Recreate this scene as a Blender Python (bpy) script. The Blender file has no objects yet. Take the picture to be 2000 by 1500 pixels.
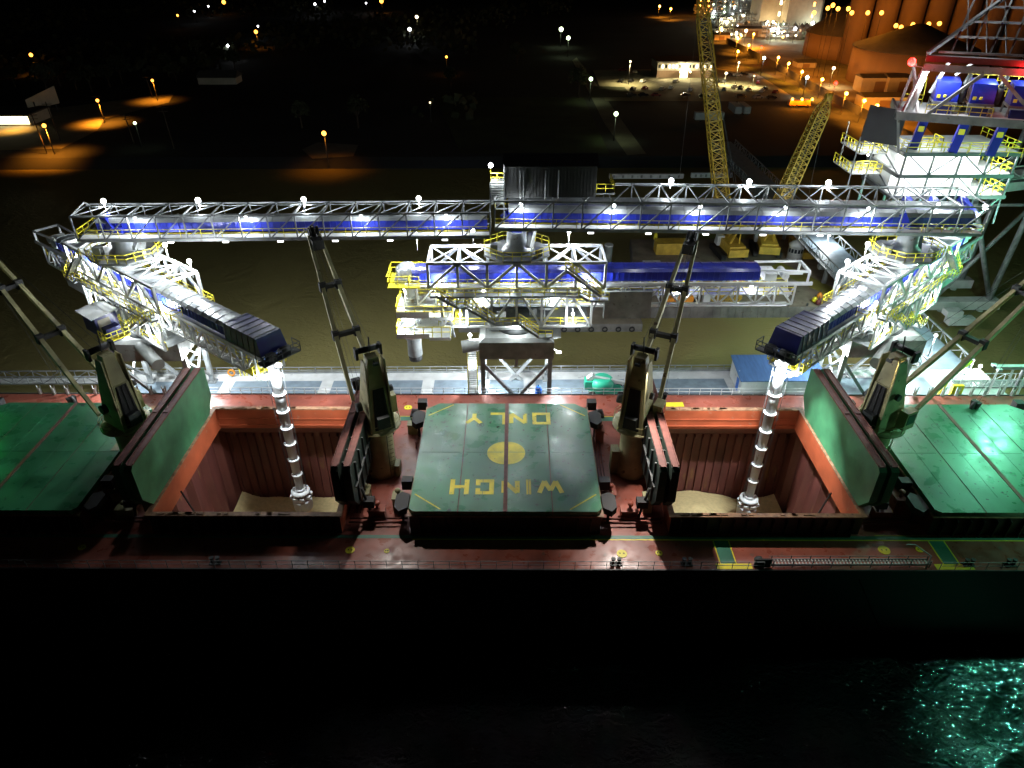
import bpy, math, random
from math import pi, sin, cos, radians, sqrt, atan2
from mathutils import Vector, Matrix, Euler
random.seed(7)
scn = bpy.context.scene
COL = scn.collection
# ---------------------------------------------------------------- camera
CAMZ = 65.4
cam = bpy.data.objects.new('camera', bpy.data.cameras.new('camera'))
COL.objects.link(cam)
cam.location = (0, 0, CAMZ)
cam.rotation_euler = (radians(90 - 33.1), 0, radians(-0.594))
cam.data.sensor_width = 36
cam.data.lens = 1374 / 2000 * 36
cam.data.clip_end = 5000
scn.camera = cam
CR = cam.rotation_euler.to_matrix()
# ---------------------------------------------------------------- night sky, faint moon, exposure
w = bpy.data.worlds.new('World'); scn.world = w; w.use_nodes = True
nt = w.node_tree
bg = nt.nodes['Background']
sky = nt.nodes.new('ShaderNodeTexSky'); sky.sky_type = 'NISHITA'; sky.sun_disc = False
sky.sun_elevation = radians(4); sky.sun_rotation = radians(150)
nt.links.new(sky.outputs[0], bg.inputs[0]); bg.inputs[1].default_value = 0.0002
sun = bpy.data.objects.new('moon', bpy.data.lights.new('moon', 'SUN')); COL.objects.link(sun)
sun.data.energy = 0.004; sun.data.angle = radians(0.5); sun.data.color = (1, .95, .88)
sun.rotation_euler = (radians(60), 0, radians(-30))
vs = scn.view_settings
vs.view_transform = 'Standard'; vs.look = 'None'; vs.gamma = 1; vs.exposure = 1.0
scn.render.engine = 'CYCLES'
scn.cycles.use_light_tree = True
scn.cycles.max_bounces = 5

# ---------------------------------------------------------------- helpers
def ground(px, py, z=2.0):
    """survey: where a sight line of the photo meets height z"""
    d = CR @ Vector(((px - 1000) / 1374, -(py - 750) / 1374, -1))
    t = (z - CAMZ) / d.z
    return Vector((d.x * t, d.y * t, z))
ZT = lambda o, z: Vector((o[0], o[1], z))

def tag(o, label=None, cat=None, group=None, kind=None):
    if label: o['label'] = label
    if cat: o['category'] = cat
    if group: o['group'] = group
    if kind: o['kind'] = kind
    return o
def thing(name, label, cat, loc, rz=0, group=None):
    o = bpy.data.objects.new(name, None); COL.objects.link(o)
    o.location = loc; o.rotation_euler = (0, 0, rz); o.empty_display_size = .5
    return tag(o, label, cat, group)
ROOTLOC = {}
def rootloc(o):
    l = Vector((0, 0, 0))
    while o is not None:
        l += o.location; o = o.parent
    return l
class MB:
    def __init__(s, M=None): s.v = []; s.f = []; s.s = []; s.M = M
    def P(s, p):
        p = Vector(p); s.v.append(s.M @ p if s.M else p); return len(s.v) - 1
    def face(s, pts, smooth=False):
        s.f.append([s.P(p) for p in pts]); s.s.append(smooth); return s
    def hexa(s, c):
        i = [s.P(p) for p in c]
        for q in ((0,3,2,1),(4,5,6,7),(0,1,5,4),(1,2,6,5),(2,3,7,6),(3,0,4,7)):
            s.f.append([i[k] for k in q]); s.s.append(False)
        return s
    def box(s, x0, x1, y0, y1, z0, z1):
        return s.hexa([(x0,y0,z0),(x1,y0,z0),(x1,y1,z0),(x0,y1,z0),(x0,y0,z1),(x1,y0,z1),(x1,y1,z1),(x0,y1,z1)])
    def beam(s, p, q, w=.2, h=None):
        p, q = Vector(p), Vector(q); h = h or w; d = q - p
        if d.length < 1e-4: return s
        d.normalize(); up = Vector((0,0,1)) if abs(d.z) < .95 else Vector((0,1,0))
        a = d.cross(up).normalized() * w / 2; b = a.cross(d).normalized() * h / 2
        return s.hexa([p-a-b, p+a-b, p+a+b, p-a+b, q-a-b, q+a-b, q+a+b, q-a+b])
    def taper(s, p, q, w0, h0, w1, h1):
        p, q = Vector(p), Vector(q); d = (q - p).normalized(); up = Vector((0,0,1)) if abs(d.z) < .95 else Vector((0,1,0))
        a = d.cross(up).normalized(); b = a.cross(d).normalized()
        c = []
        for o, ww, hh in ((p, w0/2, h0/2), (q, w1/2, h1/2)):
            c += [o - a*ww - b*hh, o + a*ww - b*hh, o + a*ww + b*hh, o - a*ww + b*hh]
        return s.hexa(c)
    def tube(s, p, q, r, r2=None, n=8, caps=True, smooth=True):
        p, q = Vector(p), Vector(q); r2 = r if r2 is None else r2; d = q - p
        if d.length < 1e-4: return s
        d.normalize(); up = Vector((0,0,1)) if abs(d.z) < .95 else Vector((0,1,0))
        a = d.cross(up).normalized(); b = a.cross(d)
        A = [s.P(p + (a*cos(2*pi*k/n) + b*sin(2*pi*k/n))*r) for k in range(n)]
        B = [s.P(q + (a*cos(2*pi*k/n) + b*sin(2*pi*k/n))*r2) for k in range(n)]
        for k in range(n):
            s.f.append([A[k], A[(k+1)%n], B[(k+1)%n], B[k]]); s.s.append(smooth)
        if caps:
            s.f.append(A[::-1]); s.f.append(B); s.s += [False, False]
        return s
    def lathe(s, c, prof, n=16, smooth=True):
        c = Vector(c)
        rings = []
        for r, z in prof:
            rings.append([s.P(c + Vector((r*cos(2*pi*k/n), r*sin(2*pi*k/n), z))) for k in range(n)])
        for A, B in zip(rings, rings[1:]):
            for k in range(n):
                s.f.append([A[k], A[(k+1)%n], B[(k+1)%n], B[k]]); s.s.append(smooth)
        s.f.append(rings[0][::-1]); s.f.append(rings[-1]); s.s += [False, False]
        return s
    def prism(s, poly, z0, z1):
        A = [s.P((x, y, z0)) for x, y in poly]; B = [s.P((x, y, z1)) for x, y in poly]; n = len(poly)
        for k in range(n): s.f.append([A[k], A[(k+1)%n], B[(k+1)%n], B[k]]); s.s.append(False)
        s.f.append(A[::-1]); s.f.append(B); s.s += [False, False]
        return s
    def ball(s, c, r, n=8, m=5):
        c = Vector(c)
        prof = [(max(1e-3, r*sin(pi*k/m)), -r*cos(pi*k/m)) for k in range(m+1)]
        return s.lathe(c, prof, n)
    def rail(s, pts, h=1.1, step=1.7, t=.07, close=False):
        pts = [Vector(p) for p in pts]
        if close: pts = pts + [pts[0]]
        for a, b in zip(pts, pts[1:]):
            L = (b - a).length
            if L < .05: continue
            for k in (h, h*.52): s.beam(a + Vector((0,0,k)), b + Vector((0,0,k)), t)
            n = max(1, round(L/step))
            for k in range(n+1):
                c = a.lerp(b, k/n); s.beam(c, c + Vector((0,0,h)), t)
        return s
    def truss(s, p, q, H, nb, w=.18, wd=.13, alt=True, up=(0,0,1), vert=True, chords=True):
        """flat truss panel: bottom chord p-q, top chord offset by H*up"""
        p, q = Vector(p), Vector(q); U = Vector(up)*H
        if chords: s.beam(p, q, w); s.beam(p+U, q+U, w)
        for k in range(nb+1):
            if vert: c = p.lerp(q, k/nb); s.beam(c, c+U, wd)
            if k < nb:
                a, b = p.lerp(q, k/nb), p.lerp(q, (k+1)/nb)
                if alt and k % 2: s.beam(a+U, b, wd)
                else: s.beam(a, b+U, wd)
        return s
    def build(s, name, m, parent=None, **kw):
        me = bpy.data.meshes.new(name)
        L = rootloc(parent) if parent else Vector((0,0,0))
        me.from_pydata([v - L for v in s.v], [], s.f)
        me.polygons.foreach_set('use_smooth', s.s)
        me.materials.append(m); me.update()
        o = bpy.data.objects.new(name, me); COL.objects.link(o)
        if parent: o.parent = parent
        return tag(o, **kw) if kw else o
def children(o): return [c for c in bpy.data.objects if c.parent == o]
def copy_tree(o, parent=None):
    c = o.copy(); COL.objects.link(c)
    if parent is not None: c.parent = parent
    for ch in children(o): copy_tree(ch, c)
    return c
def lamp(parent, p, power, color=(.93, .97, 1), r=.25, kind='POINT', aim=None, ang=120):
    if kind == 'CUT': kind = 'SPOT'; aim = (p[0], p[1], p[2]-5); ang = 128
    d = bpy.data.lights.new('lamp_light', kind); d.energy = power; d.color = color; d.shadow_soft_size = r
    o = bpy.data.objects.new('lamp_light', d); COL.objects.link(o)
    o.location = Vector(p) - rootloc(parent); o.parent = parent
    if kind == 'SPOT':
        d.spot_size = radians(ang); d.spot_blend = .6
        o.rotation_euler = (Vector(aim) - Vector(p)).to_track_quat('-Z', 'Y').to_euler()
    return o
ORD = ['first','second','third','fourth','fifth','sixth','seventh','eighth','ninth','tenth','eleventh','twelfth',
       'thirteenth','fourteenth','fifteenth','sixteenth','seventeenth','eighteenth','nineteenth','twentieth']

# ---------------------------------------------------------------- materials
def mat(name, col, rough=.55, metal=0, var=.0, scale=1.0, spots=None, spot_amt=.45, spot_scale=2.0, bump=0, bscale=8, streak=None, rvar=0, spec=None):
    m = bpy.data.materials.new(name); m.use_nodes = True; t = m.node_tree; N = t.nodes; Lk = t.links
    b = N['Principled BSDF']; b.inputs['Roughness'].default_value = rough; b.inputs['Metallic'].default_value = metal
    if spec is not None: b.inputs['Specular IOR Level'].default_value = spec
    b.inputs['Base Color'].default_value = (*col, 1)
    tc = N.new('ShaderNodeTexCoord'); out = None
    mp = N.new('ShaderNodeMapping'); Lk.new(tc.outputs['Object'], mp.inputs[0])
    if streak: mp.inputs['Scale'].default_value = streak
    def noise(sc, det=5):
        n = N.new('ShaderNodeTexNoise'); n.inputs['Scale'].default_value = sc; n.inputs['Detail'].default_value = det
        Lk.new(mp.outputs[0], n.inputs['Vector']); return n
    if var:
        n = noise(scale); r = N.new('ShaderNodeValToRGB')
        r.color_ramp.elements[0].position = .3; r.color_ramp.elements[1].position = .7
        r.color_ramp.elements[0].color = (*[c*(1-var) for c in col], 1); r.color_ramp.elements[1].color = (*[min(1, c*(1+var)) for c in col], 1)
        Lk.new(n.outputs[0], r.inputs[0]); out = r.outputs[0]
        if rvar:
            mr = N.new('ShaderNodeMapRange'); mr.inputs[1].default_value = .35; mr.inputs[2].default_value = .65
            mr.inputs[3].default_value = max(.05, rough-rvar); mr.inputs[4].default_value = min(1, rough+rvar)
            n3 = noise(scale*2.3); Lk.new(n3.outputs[0], mr.inputs[0]); Lk.new(mr.outputs[0], b.inputs['Roughness'])
    if spots:
        n = noise(spot_scale, 8); r = N.new('ShaderNodeMapRange')
        r.inputs[1].default_value = .5 + .25*(1-spot_amt) ; r.inputs[2].default_value = .56 + .25*(1-spot_amt)
        Lk.new(n.outputs[0], r.inputs[0]); mx = N.new('ShaderNodeMixRGB')
        Lk.new(r.outputs[0], mx.inputs[0])
        if out: Lk.new(out, mx.inputs[1])
        else: mx.inputs[1].default_value = (*col, 1)
        mx.inputs[2].default_value = (*spots, 1); out = mx.outputs[0]
    if out: Lk.new(out, b.inputs['Base Color'])
    if bump:
        n = noise(bscale, 6); bp = N.new('ShaderNodeBump'); bp.inputs['Strength'].default_value = bump
        Lk.new(n.outputs[0], bp.inputs['Height']); Lk.new(bp.outputs[0], b.inputs['Normal'])
    return m
def emit(name, col, s):
    m = bpy.data.materials.new(name); m.use_nodes = True; b = m.node_tree.nodes['Principled BSDF']
    b.inputs['Base Color'].default_value = (.8, .8, .8, 1)
    b.inputs['Emission Color'].default_value = (*col, 1); b.inputs['Emission Strength'].default_value = s
    return m
M = dict(
 spoutm=mat('spout_steel', (.42, .44, .45), .45, 0, .25, .8, spots=(.22, .20, .16), spot_amt=.4, spot_scale=1.6, streak=(1, 1, .3)),
 rope=mat('matte_black_rope', (.001, .001, .001), 1.0, spec=0.0),  # near black, fully rough, no sheen
 housed=mat('charcoal_sheet', (.028, .03, .03), .8, 0, .15, .4),
 galv=mat('galvanised_steel', (.20, .215, .215), .45, .0, .3, .8, spots=(.11, .09, .07), spot_amt=.34, spot_scale=1.1),
 white=mat('white_steel', (.50, .52, .51), .45, 0, .15, .7, spots=(.30, .24, .17), spot_amt=.32, spot_scale=.9),
 dark=mat('dark_steel', (.05, .055, .055), .6, 0, .3, 1),
 grey=mat('weathered_grey_steel', (.17, .18, .17), .6, 0, .3, .7, spots=(.10, .09, .07), spot_scale=1.5),
 greenlit=mat('green_lit_steel', (.10, .2, .16), .5, 0, .3, .8),  # green glow from the lamps at right put into the steel colour
 yellow=mat('safety_yellow', (.72, .62, .03), .5, 0, .1, 1),
 crane_yellow=mat('crane_yellow', (.50, .33, .04), .5, 0, .2, 1),
 blue=mat('blue_cover', (.010, .022, .32), .4, 0, .35, .5, spots=(.05, .055, .14), spot_amt=.34, spot_scale=1.3, streak=(1, 1, .4)),
 navy=mat('navy_cover', (.012, .016, .13), .35, 0, .25, .7),
 hood=mat('sheet_metal_hood', (.30, .32, .33), .28, .6, .2, .5, streak=(1, 1, 1)),
 hull=mat('black_hull', (.012, .012, .015), .5),
 deck=mat('red_oxide_deck', (.27, .075, .05), .38, 0, .35, .35, spots=(.17, .085, .065), spot_scale=.9, bump=.15, bscale=3, rvar=.14),
 coam=mat('orange_primer', (.33, .07, .026), .5, 0, .2, .5, spots=(.30, .12, .07), spot_amt=.35, spot_scale=1.3),
 coamtop=mat('worn_coaming_bar', (.26, .14, .075), .6, 0, .5, 1.5, spots=(.08, .06, .05), spot_scale=1.1),
 hold=mat('hold_paint', (.14, .042, .034), .6, 0, .3, .4, spots=(.20, .10, .04), spot_scale=.6, streak=(1, 1, .3)),
 hatch=mat('hatch_green', (.032, .16, .075), .34, 0, .28, .25, spots=(.012, .035, .02), spot_amt=.42, spot_scale=1.1, bump=.08, bscale=5, rvar=.1),
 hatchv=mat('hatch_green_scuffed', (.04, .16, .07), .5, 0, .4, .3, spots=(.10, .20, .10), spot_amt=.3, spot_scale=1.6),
 hatchd=mat('shaded_cover_green', (.018, .035, .025), .6, 0, .3, .4, spots=(.04, .03, .02), spot_scale=1.2),  # dark copy of the hatch green: shade on these leaves put into the colour
 seam=mat('rusty_seam', (.13, .04, .03), .7, 0, .3, 2),
 mark=mat('worn_yellow_marking', (.72, .60, .02), .5, 0, .25, .8, spots=(.10, .12, .03), spot_amt=.42, spot_scale=2.6),
 lane=mat('green_walkway_paint', (.04, .15, .10), .45, 0, .25, .6),
 cream=mat('aged_cream_paint', (.40, .37, .19), .55, 0, .35, .5, spots=(.12, .08, .04), spot_amt=.4, spot_scale=1.1),
 cream_d=mat('grimy_cream_paint', (.21, .20, .095), .55, 0, .4, .6, spots=(.08, .05, .03), spot_amt=.42, spot_scale=1.2),
 black=mat('black_rubber', (.015, .015, .015), .7),
 grain=mat('yellow_grain', (.66, .53, .26), .9, 0, .12, 2, bump=.4, bscale=30),
 conc=mat('concrete', (.50, .51, .50), .75, 0, .15, .6, spots=(.28, .28, .27), spot_scale=1.0, spot_amt=.4),
 panel=mat('dock_grating', (.17, .22, .26), .6, 0, .2, .8),
 ground=mat('dark_ground', (.024, .026, .026), .95, 0, .5, .03, spots=(.016, .018, .014), spot_scale=.12),
 grass=mat('grass', (.035, .05, .018), .95, 0, .5, .08),
 asphalt=mat('asphalt', (.26, .22, .16), .9, 0, .25, .1),
 lot=mat('pale_lot_surface', (.26, .25, .17), .9, 0, .2, .15),
 road=mat('dirt_road', (.17, .16, .12), .9, 0, .3, .1),
 tank=mat('tank_shell', (.24, .16, .10), .7, 0, .2, .1, streak=(1, 1, .2)),
 roof=mat('dark_roof', (.07, .065, .06), .8, 0, .2, .3),
 silo=mat('silo_concrete', (.22, .15, .10), .85, 0, .25, .08, streak=(1, 1, .2)),
 wall=mat('pale_wall', (.45, .42, .34), .7, 0, .1, .4),
 bark=mat('bark', (.06, .045, .03), .9), leaf=mat('foliage', (.035, .042, .016), .8, 0, .5, .4),
 bdeck=mat('barge_deck', (.20, .17, .12), .8, 0, .3, .35, spots=(.11, .09, .07), spot_scale=.4),
 bside=mat('barge_side', (.14, .13, .12), .7, 0, .35, .4, spots=(.10, .06, .04)),
 olive=mat('olive_deck_paint', (.20, .19, .03), .8, 0, .3, .3),
 teal=mat('teal_lift_paint', (.02, .36, .22), .4), roofblue=mat('blue_sheet_roof', (.05, .11, .24), .45, 0, .2, .5, streak=(6, 1, 1)),
 bluep=mat('blue_barrel', (.02, .14, .55), .4), orange=mat('orange_paint', (.7, .25, .02), .5), red=mat('red_paint', (.11, .02, .018), .5),
 glass=mat('dark_glass', (.02, .025, .03), .12),
 carA=mat('silver_car_paint', (.45, .45, .46), .3, .5), carB=mat('black_car_paint', (.015, .015, .018), .25),
 carC=mat('white_car_paint', (.7, .7, .68), .3), carD=mat('red_car_paint', (.22, .02, .02), .3),
 lw=emit('white_lamp_glow', (.92, .97, 1), 9), lwarm=emit('warm_lamp_glow', (1, .80, .45), 4), lo=emit('sodium_lamp_glow', (1, .36, .04), 3.2),
 lg=emit('greenish_lamp_glow', (.75, 1, .55), 4), lr=emit('red_lamp_glow', (1, .012, .008), 6), ltube=emit('strip_light_glow', (.95, .98, 1), 3),
 lwall=emit('lit_shop_front', (1, .86, .5), 3), lwin=emit('lit_window', (1, .8, .4), 5), lteal=emit('green_deck_lamp', (.1, 1, .6), 20),
)
WC = (.90, .96, 1)
OC = (1, .30, .02)
# water
def water_mat(name, rough, bump, c0, c1):
    m = bpy.data.materials.new(name); m.use_nodes = True; t = m.node_tree; N = t.nodes; L = t.links
    b = N['Principled BSDF']; b.inputs['Roughness'].default_value = rough; b.inputs['IOR'].default_value = 1.33
    tc = N.new('ShaderNodeTexCoord')
    n1 = N.new('ShaderNodeTexNoise'); n1.inputs['Scale'].default_value = .03; n1.inputs['Detail'].default_value = 4
    L.new(tc.outputs['Object'], n1.inputs['Vector'])
    r = N.new('ShaderNodeValToRGB'); r.color_ramp.elements[0].color = (*c0, 1); r.color_ramp.elements[1].color = (*c1, 1)
    L.new(n1.outputs[0], r.inputs[0]); L.new(r.outputs[0], b.inputs['Base Color'])
    mp = N.new('ShaderNodeMapping'); mp.inputs['Scale'].default_value = (1, 1.6, 1); mp.inputs['Rotation'].default_value = (0, 0, .5)
    L.new(tc.outputs['Object'], mp.inputs[0])
    n2 = N.new('ShaderNodeTexNoise'); n2.inputs['Scale'].default_value = 1.0; n2.inputs['Detail'].default_value = 3.5; n2.inputs['Distortion'].default_value = .8
    L.new(mp.outputs[0], n2.inputs['Vector'])
    n3 = N.new('ShaderNodeTexNoise'); n3.inputs['Scale'].default_value = .18; n3.inputs['Detail'].default_value = 3; n3.inputs['Distortion'].default_value = 1.5
    L.new(tc.outputs['Object'], n3.inputs['Vector'])
    ad = N.new('ShaderNodeMath'); ad.operation = 'MULTIPLY_ADD'; ad.inputs[1].default_value = 2.0
    L.new(n3.outputs[0], ad.inputs[0]); L.new(n2.outputs[0], ad.inputs[2])
    bp = N.new('ShaderNodeBump'); bp.inputs['Strength'].default_value = bump; bp.inputs['Distance'].default_value = .7
    L.new(ad.outputs[0], bp.inputs['Height']); L.new(bp.outputs[0], b.inputs['Normal'])
    return m
M['water'] = water_mat('open_river_water', .045, 1.0, (.0004, .0006, .0005), (.0008, .001, .0008))
M['lee'] = water_mat('silty_lee_water', .5, .3, (.19, .165, .065), (.25, .22, .085))
M['lee'].node_tree.nodes['Principled BSDF'].inputs['Specular IOR Level'].default_value = .03

# ---------------------------------------------------------------- water (ring round the hull), banks, ground
SR = radians(-0.8)                      # the ship lies slightly askew to the dock
SP = Vector((0, 66, 0))
def ship_pt(x, y, z=0):
    v = Matrix.Rotation(SR, 3, 'Z') @ (Vector((x, y, 0)) - SP); return Vector((v.x, v.y + 66, z))
mb = MB()
hx, h0, h1 = 118, 51.0, 81.3
c = [ship_pt(-hx, h0), ship_pt(hx, h0), ship_pt(hx, h1), ship_pt(-hx, h1)]
o = [Vector((-900, -300, 0)), Vector((900, -300, 0)), Vector((900, 236, 0)), Vector((-900, 236, 0))]
for k in (0, 1, 3): mb.face([o[k], o[(k+1) % 4], c[(k+1) % 4], c[k]])
mb.build('water', M['water'], kind='structure')
mb = MB(); mb.face([o[2], o[3], c[3], c[2]]); mb.build('water', M['lee'], kind='structure')
mb = MB()
mb.face([(-2500, 234, 1.9), (2500, 234, 1.9), (2500, 4200, 1.9), (-2500, 4200, 1.9)])
mb.face([(-2500, 222, -1.5), (2500, 222, -1.5), (2500, 234, 1.9), (-2500, 234, 1.9)])
mb.build('ground', M['ground'], kind='structure')

def sheet(name, pts, m, z=1.92, kind='structure'):
    mb = MB(); mb.face([ground(*p, z) for p in pts]); return mb.build(name, m, kind=kind)
sheet('parking_lot', [(1182, 197), (1172, 170), (1158, 137), (1398, 133), (1490, 146), (1575, 198)], M['lot'], 1.94)
sheet('dirt_road', [(1118, 118), (1126, 112), (1162, 160), (1205, 222), (1262, 300), (1225, 303), (1180, 240), (1150, 180)], M['road'], 1.93)
sheet('street', [(1395, 40), (1420, 30), (1520, 95), (1650, 150), (1790, 230), (1860, 300), (1800, 300), (1690, 232), (1560, 158), (1425, 85)], M['asphalt'], 1.93)
sheet('plant_yard', [(1400, 5), (1560, 5), (1700, 60), (1740, 190), (1650, 160), (1520, 100), (1410, 48)], M['lot'], 1.90 + .05)
sheet('gravel_yard', [(-60, 295), (-60, 212), (120, 210), (340, 182), (330, 200), (205, 232), (190, 255), (120, 290)], M['lot'], 1.93)
sheet('dirt_patch', [(590, 292), (620, 278), (700, 283), (690, 305), (610, 310)], M['road'], 1.93)
for k, pts in enumerate([[(1150,190),(1235,190),(1220,170),(1160,168)], [(1560,196),(1640,215),(1560,170),(1440,120)], [(900,300),(1190,300),(1140,190),(850,190)]]):
    sheet('grass', pts, M['grass'], 1.96, kind='stuff')

# ================================================================ the bulk carrier
def shipthing(name, label, cat, x, y, z, group=None):
    return thing(name, label, cat, ship_pt(x, y, z), SR, group)
class SB(MB):
    """geometry written in ship coordinates; the parent's rotation does the askew"""
    def build(s, name, m, parent=None, **kw):
        # root sits at ship_pt(root_xy); vertices are relative to the unrotated root point
        me = bpy.data.meshes.new(name); L = Vector(SROOT[top(parent)])
        me.from_pydata([v - L for v in s.v], [], s.f); me.polygons.foreach_set('use_smooth', s.s)
        me.materials.append(m); me.update()
        o = bpy.data.objects.new(name, me); COL.objects.link(o); o.parent = parent
        return tag(o, **kw) if kw else o
def top(o):
    while o.parent: o = o.parent
    return o.name
SROOT = {}
def sthing(name, label, cat, x, y, z, group=None):
    o = shipthing(name, label, cat, x, y, z, group); SROOT[o.name] = (x, y, z); return o
D = 10.0
ship = sthing('bulk_carrier', 'long dark-hulled bulk carrier with rust red deck and green hatch covers moored along the dock', 'ship', 0, 66, 0)
Y0, Y1 = 50.0, 82.3
HC = [-84, -56, -28, 0, 28, 56, 84]
mb = SB()
mb.box(-125, 125, Y0, Y0+.4, -1, D-.05); mb.box(-125, 125, Y1-.4, Y1, -1, D-.05)
mb.box(-125, -124.6, Y0+.4, Y1-.4, -1, D-.05); mb.box(124.6, 125, Y0+.4, Y1-.4, -1, D-.05)
mb.build('hull', M['hull'], ship)
mb = SB()
mb.box(-125, 125, Y0-.02, 55.6, D-.04, D); mb.box(-125, 125, 74.7, Y1+.02, D-.04, D)
xs = [-125]
for h in HC: xs += [h-9.9, h+9.9]
xs.append(125)
for a, b in zip(xs[::2], xs[1::2]): mb.box(a, b, 55.6, 74.7, D-.04, D)
mb.build('deck', M['deck'], ship)
mb = SB(); mb.box(-125, 125, Y0-.04, Y0+.12, D, D+.12); mb.box(-125, 125, Y1-.12, Y1+.04, D, D+.12)
mb.build('deck_edge_bar', M['dark'], ship)
# coamings
for h in HC:
    op = h in (-28, 28)
    mb = SB(); zt = 12.6
    x0, x1, y0, y1 = h-9.9, h+9.9, 55.6, 74.7; t = .35
    mb.box(x0, x1, y0-t, y0, D-.3, zt); mb.box(x0, x1, y1, y1+t, D-.3, zt)
    mb.box(x0-t, x0, y0-t, y1+t, D-.3, zt); mb.box(x1, x1+t, y0-t, y1+t, D-.3, zt)
    for k in range(14):                        # stay brackets outside
        x = x0 + (k+.5)*(x1-x0)/14
        mb.box(x-.05, x+.05, y1+t, y1+t+.5, D, zt-.3)
    if op:
        mb.box(x0, x1, y1-.14, y1, 11.15, 11.3); mb.box(x0, x1, y1-.2, y1, 10.1, 10.3)
    cm = mb.build('hatch_coaming', M['coam'] if op else M['seam'], ship)
    mb = SB(); tt = .62
    mb.box(x0-tt, x1+tt, y0-tt, y0-.002, zt, zt+.14); mb.box(x0-tt, x1+tt, y1+.002, y1+tt, zt, zt+.14)
    mb.box(x0-tt, x0-.002, y0, y1, zt, zt+.14); mb.box(x1+.002, x1+tt, y0, y1, zt, zt+.14)
    rnd = random.Random(h)
    if op:
        for k in range(16):
            x = rnd.uniform(x0, x1-1); mb.box(x, x+rnd.uniform(.3, 1.1), y1+.1, y1+.4, zt+.14, zt+.24)
            x = rnd.uniform(x0, x1-1); mb.box(x, x+rnd.uniform(.3, 1.1), y0-.4, y0-.1, zt+.14, zt+.24)
    mb.build('coaming_bar', M['coamtop'], cm)
    mb = SB(); mb.box(x0-.36, x1+.36, y0-t-.03, y0-t-.002, D+.01, zt-.01)
    for k in range(14): x = x0 + (k+.5)*(x1-x0)/14; mb.box(x-.05, x+.05, y0-t-.5, y0-t-.035, D, zt-.3)
    mb.build('shade_plate', M['hull'], cm)  # black sheet over near coaming face and brackets, painting the shade there
# holds
for h in (-28, 28):
    mb = SB(); xa, xb = h-13.2, h+13.2; zb = -9
    # topside slope on both sides, then vertical walls, corrugated bulkheads
    for ys, yo in ((74.7, 80.6), (55.6, 51.8)):
        n = 22
        for k in range(n):
            a, b = xa+(xb-xa)*k/n, xa+(xb-xa)*(k+1)/n
            mb.face([(a, ys, D-.3), (b, ys, D-.3), (b, yo, 4.5), (a, yo, 4.5)])
            mb.face([(a, yo, 4.5), (b, yo, 4.5), (b, yo, zb), (a, yo, zb)])
            if ys > 70:
                mb.hexa([(a-.12, yo-.55, zb), (a+.12, yo-.55, zb), (a+.12, yo, zb), (a-.12, yo, zb), (a-.12, ys-.3, 9.2), (a+.12, ys-.3, 9.2), (a+.12, yo, 4.8), (a-.12, yo, 4.8)] if k % 1 else
                        [(a-.1, yo-.45, zb), (a+.1, yo-.45, zb), (a+.1, yo, zb), (a-.1, yo, zb), (a-.1, yo-.45, 4.2), (a+.1, yo-.45, 4.2), (a+.1, yo, 4.4), (a-.1, yo, 4.4)])
    for sx, xw in ((1, xa), (-1, xb)):
        n = 12
        for k in range(n):
            ya, yb = 51.8+(80.6-51.8)*k/n, 51.8+(80.6-51.8)*(k+1)/n; off = .9*sx if k % 2 else 0
            off2 = .9*sx if (k+1) % 2 else 0
            mb.face([(xw+off, ya, zb), (xw+off, yb-.5, zb), (xw+off, yb-.5, D-.3), (xw+off, ya, D-.3)])
            mb.face([(xw+off, yb-.5, zb), (xw+off2, yb, zb), (xw+off2, yb, D-.3), (xw+off, yb-.5, D-.3)])
        xe = h-9.9 if sx > 0 else h+9.9
        mb.face([(xw, 51.8, D-.3), (xw, 80.6, D-.3), (xe, 74.7, D-.29), (xe, 55.6, D-.29)])
    mb.build('hold_lining', M['hold'], ship)
    mb = SB(); s = -1 if h < 0 else 1; x = h + s*8.3
    mb.beam((x, 59.2, 12.4), (x + s*-.2, 60.2, 8.0), .14); mb.build('hold_ladder', M['black'], ship)
# grain
for i, (h, cx, cy, rr, hh, zz) in enumerate(((-28, -23.6, 72.5, 7.0, 1.6, -7.6), (28, 27.0, 74.5, 9.5, 3.9, -7.7))):
    nx, ny = 44, 40; g = SB(); r = random.Random(i)
    g.v = []; V = []
    for b in range(ny+1):
        for a in range(nx+1):
            x = h-12.2+24.4*a/nx; y = 52.2+28*b/ny
            d = sqrt((x-cx)**2+(y-cy)**2); z = zz + max(0, hh*(1-d/rr)) + .08*sin(x*1.3)*cos(y*.9)
            e = max(0, abs(x-h)-8.5); z += .16*e*e*0.5
            z += .05*max(0, y-78)
            V.append((x, y, z))
    go = sthing('grain_heap', ['levelled yellow grain with a small bright heap under the left loading spout', 'tall pale yellow grain cone under the right loading spout'][i], 'grain', h, 66, zz)
    for v in V: g.P(v)
    for b in range(ny):
        for a in range(nx):
            k = b*(nx+1)+a; g.f.append([k, k+1, k+nx+2, k+nx+1]); g.s.append(True)
    L = Vector(SROOT[go.name]); me = bpy.data.meshes.new('grain_heap'); me.from_pydata([v-L for v in g.v], [], g.f); me.polygons.foreach_set('use_smooth', g.s); me.materials.append(M['grain'])
    ob = bpy.data.objects.new('grain_surface', me); COL.objects.link(ob); ob.parent = go
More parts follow.
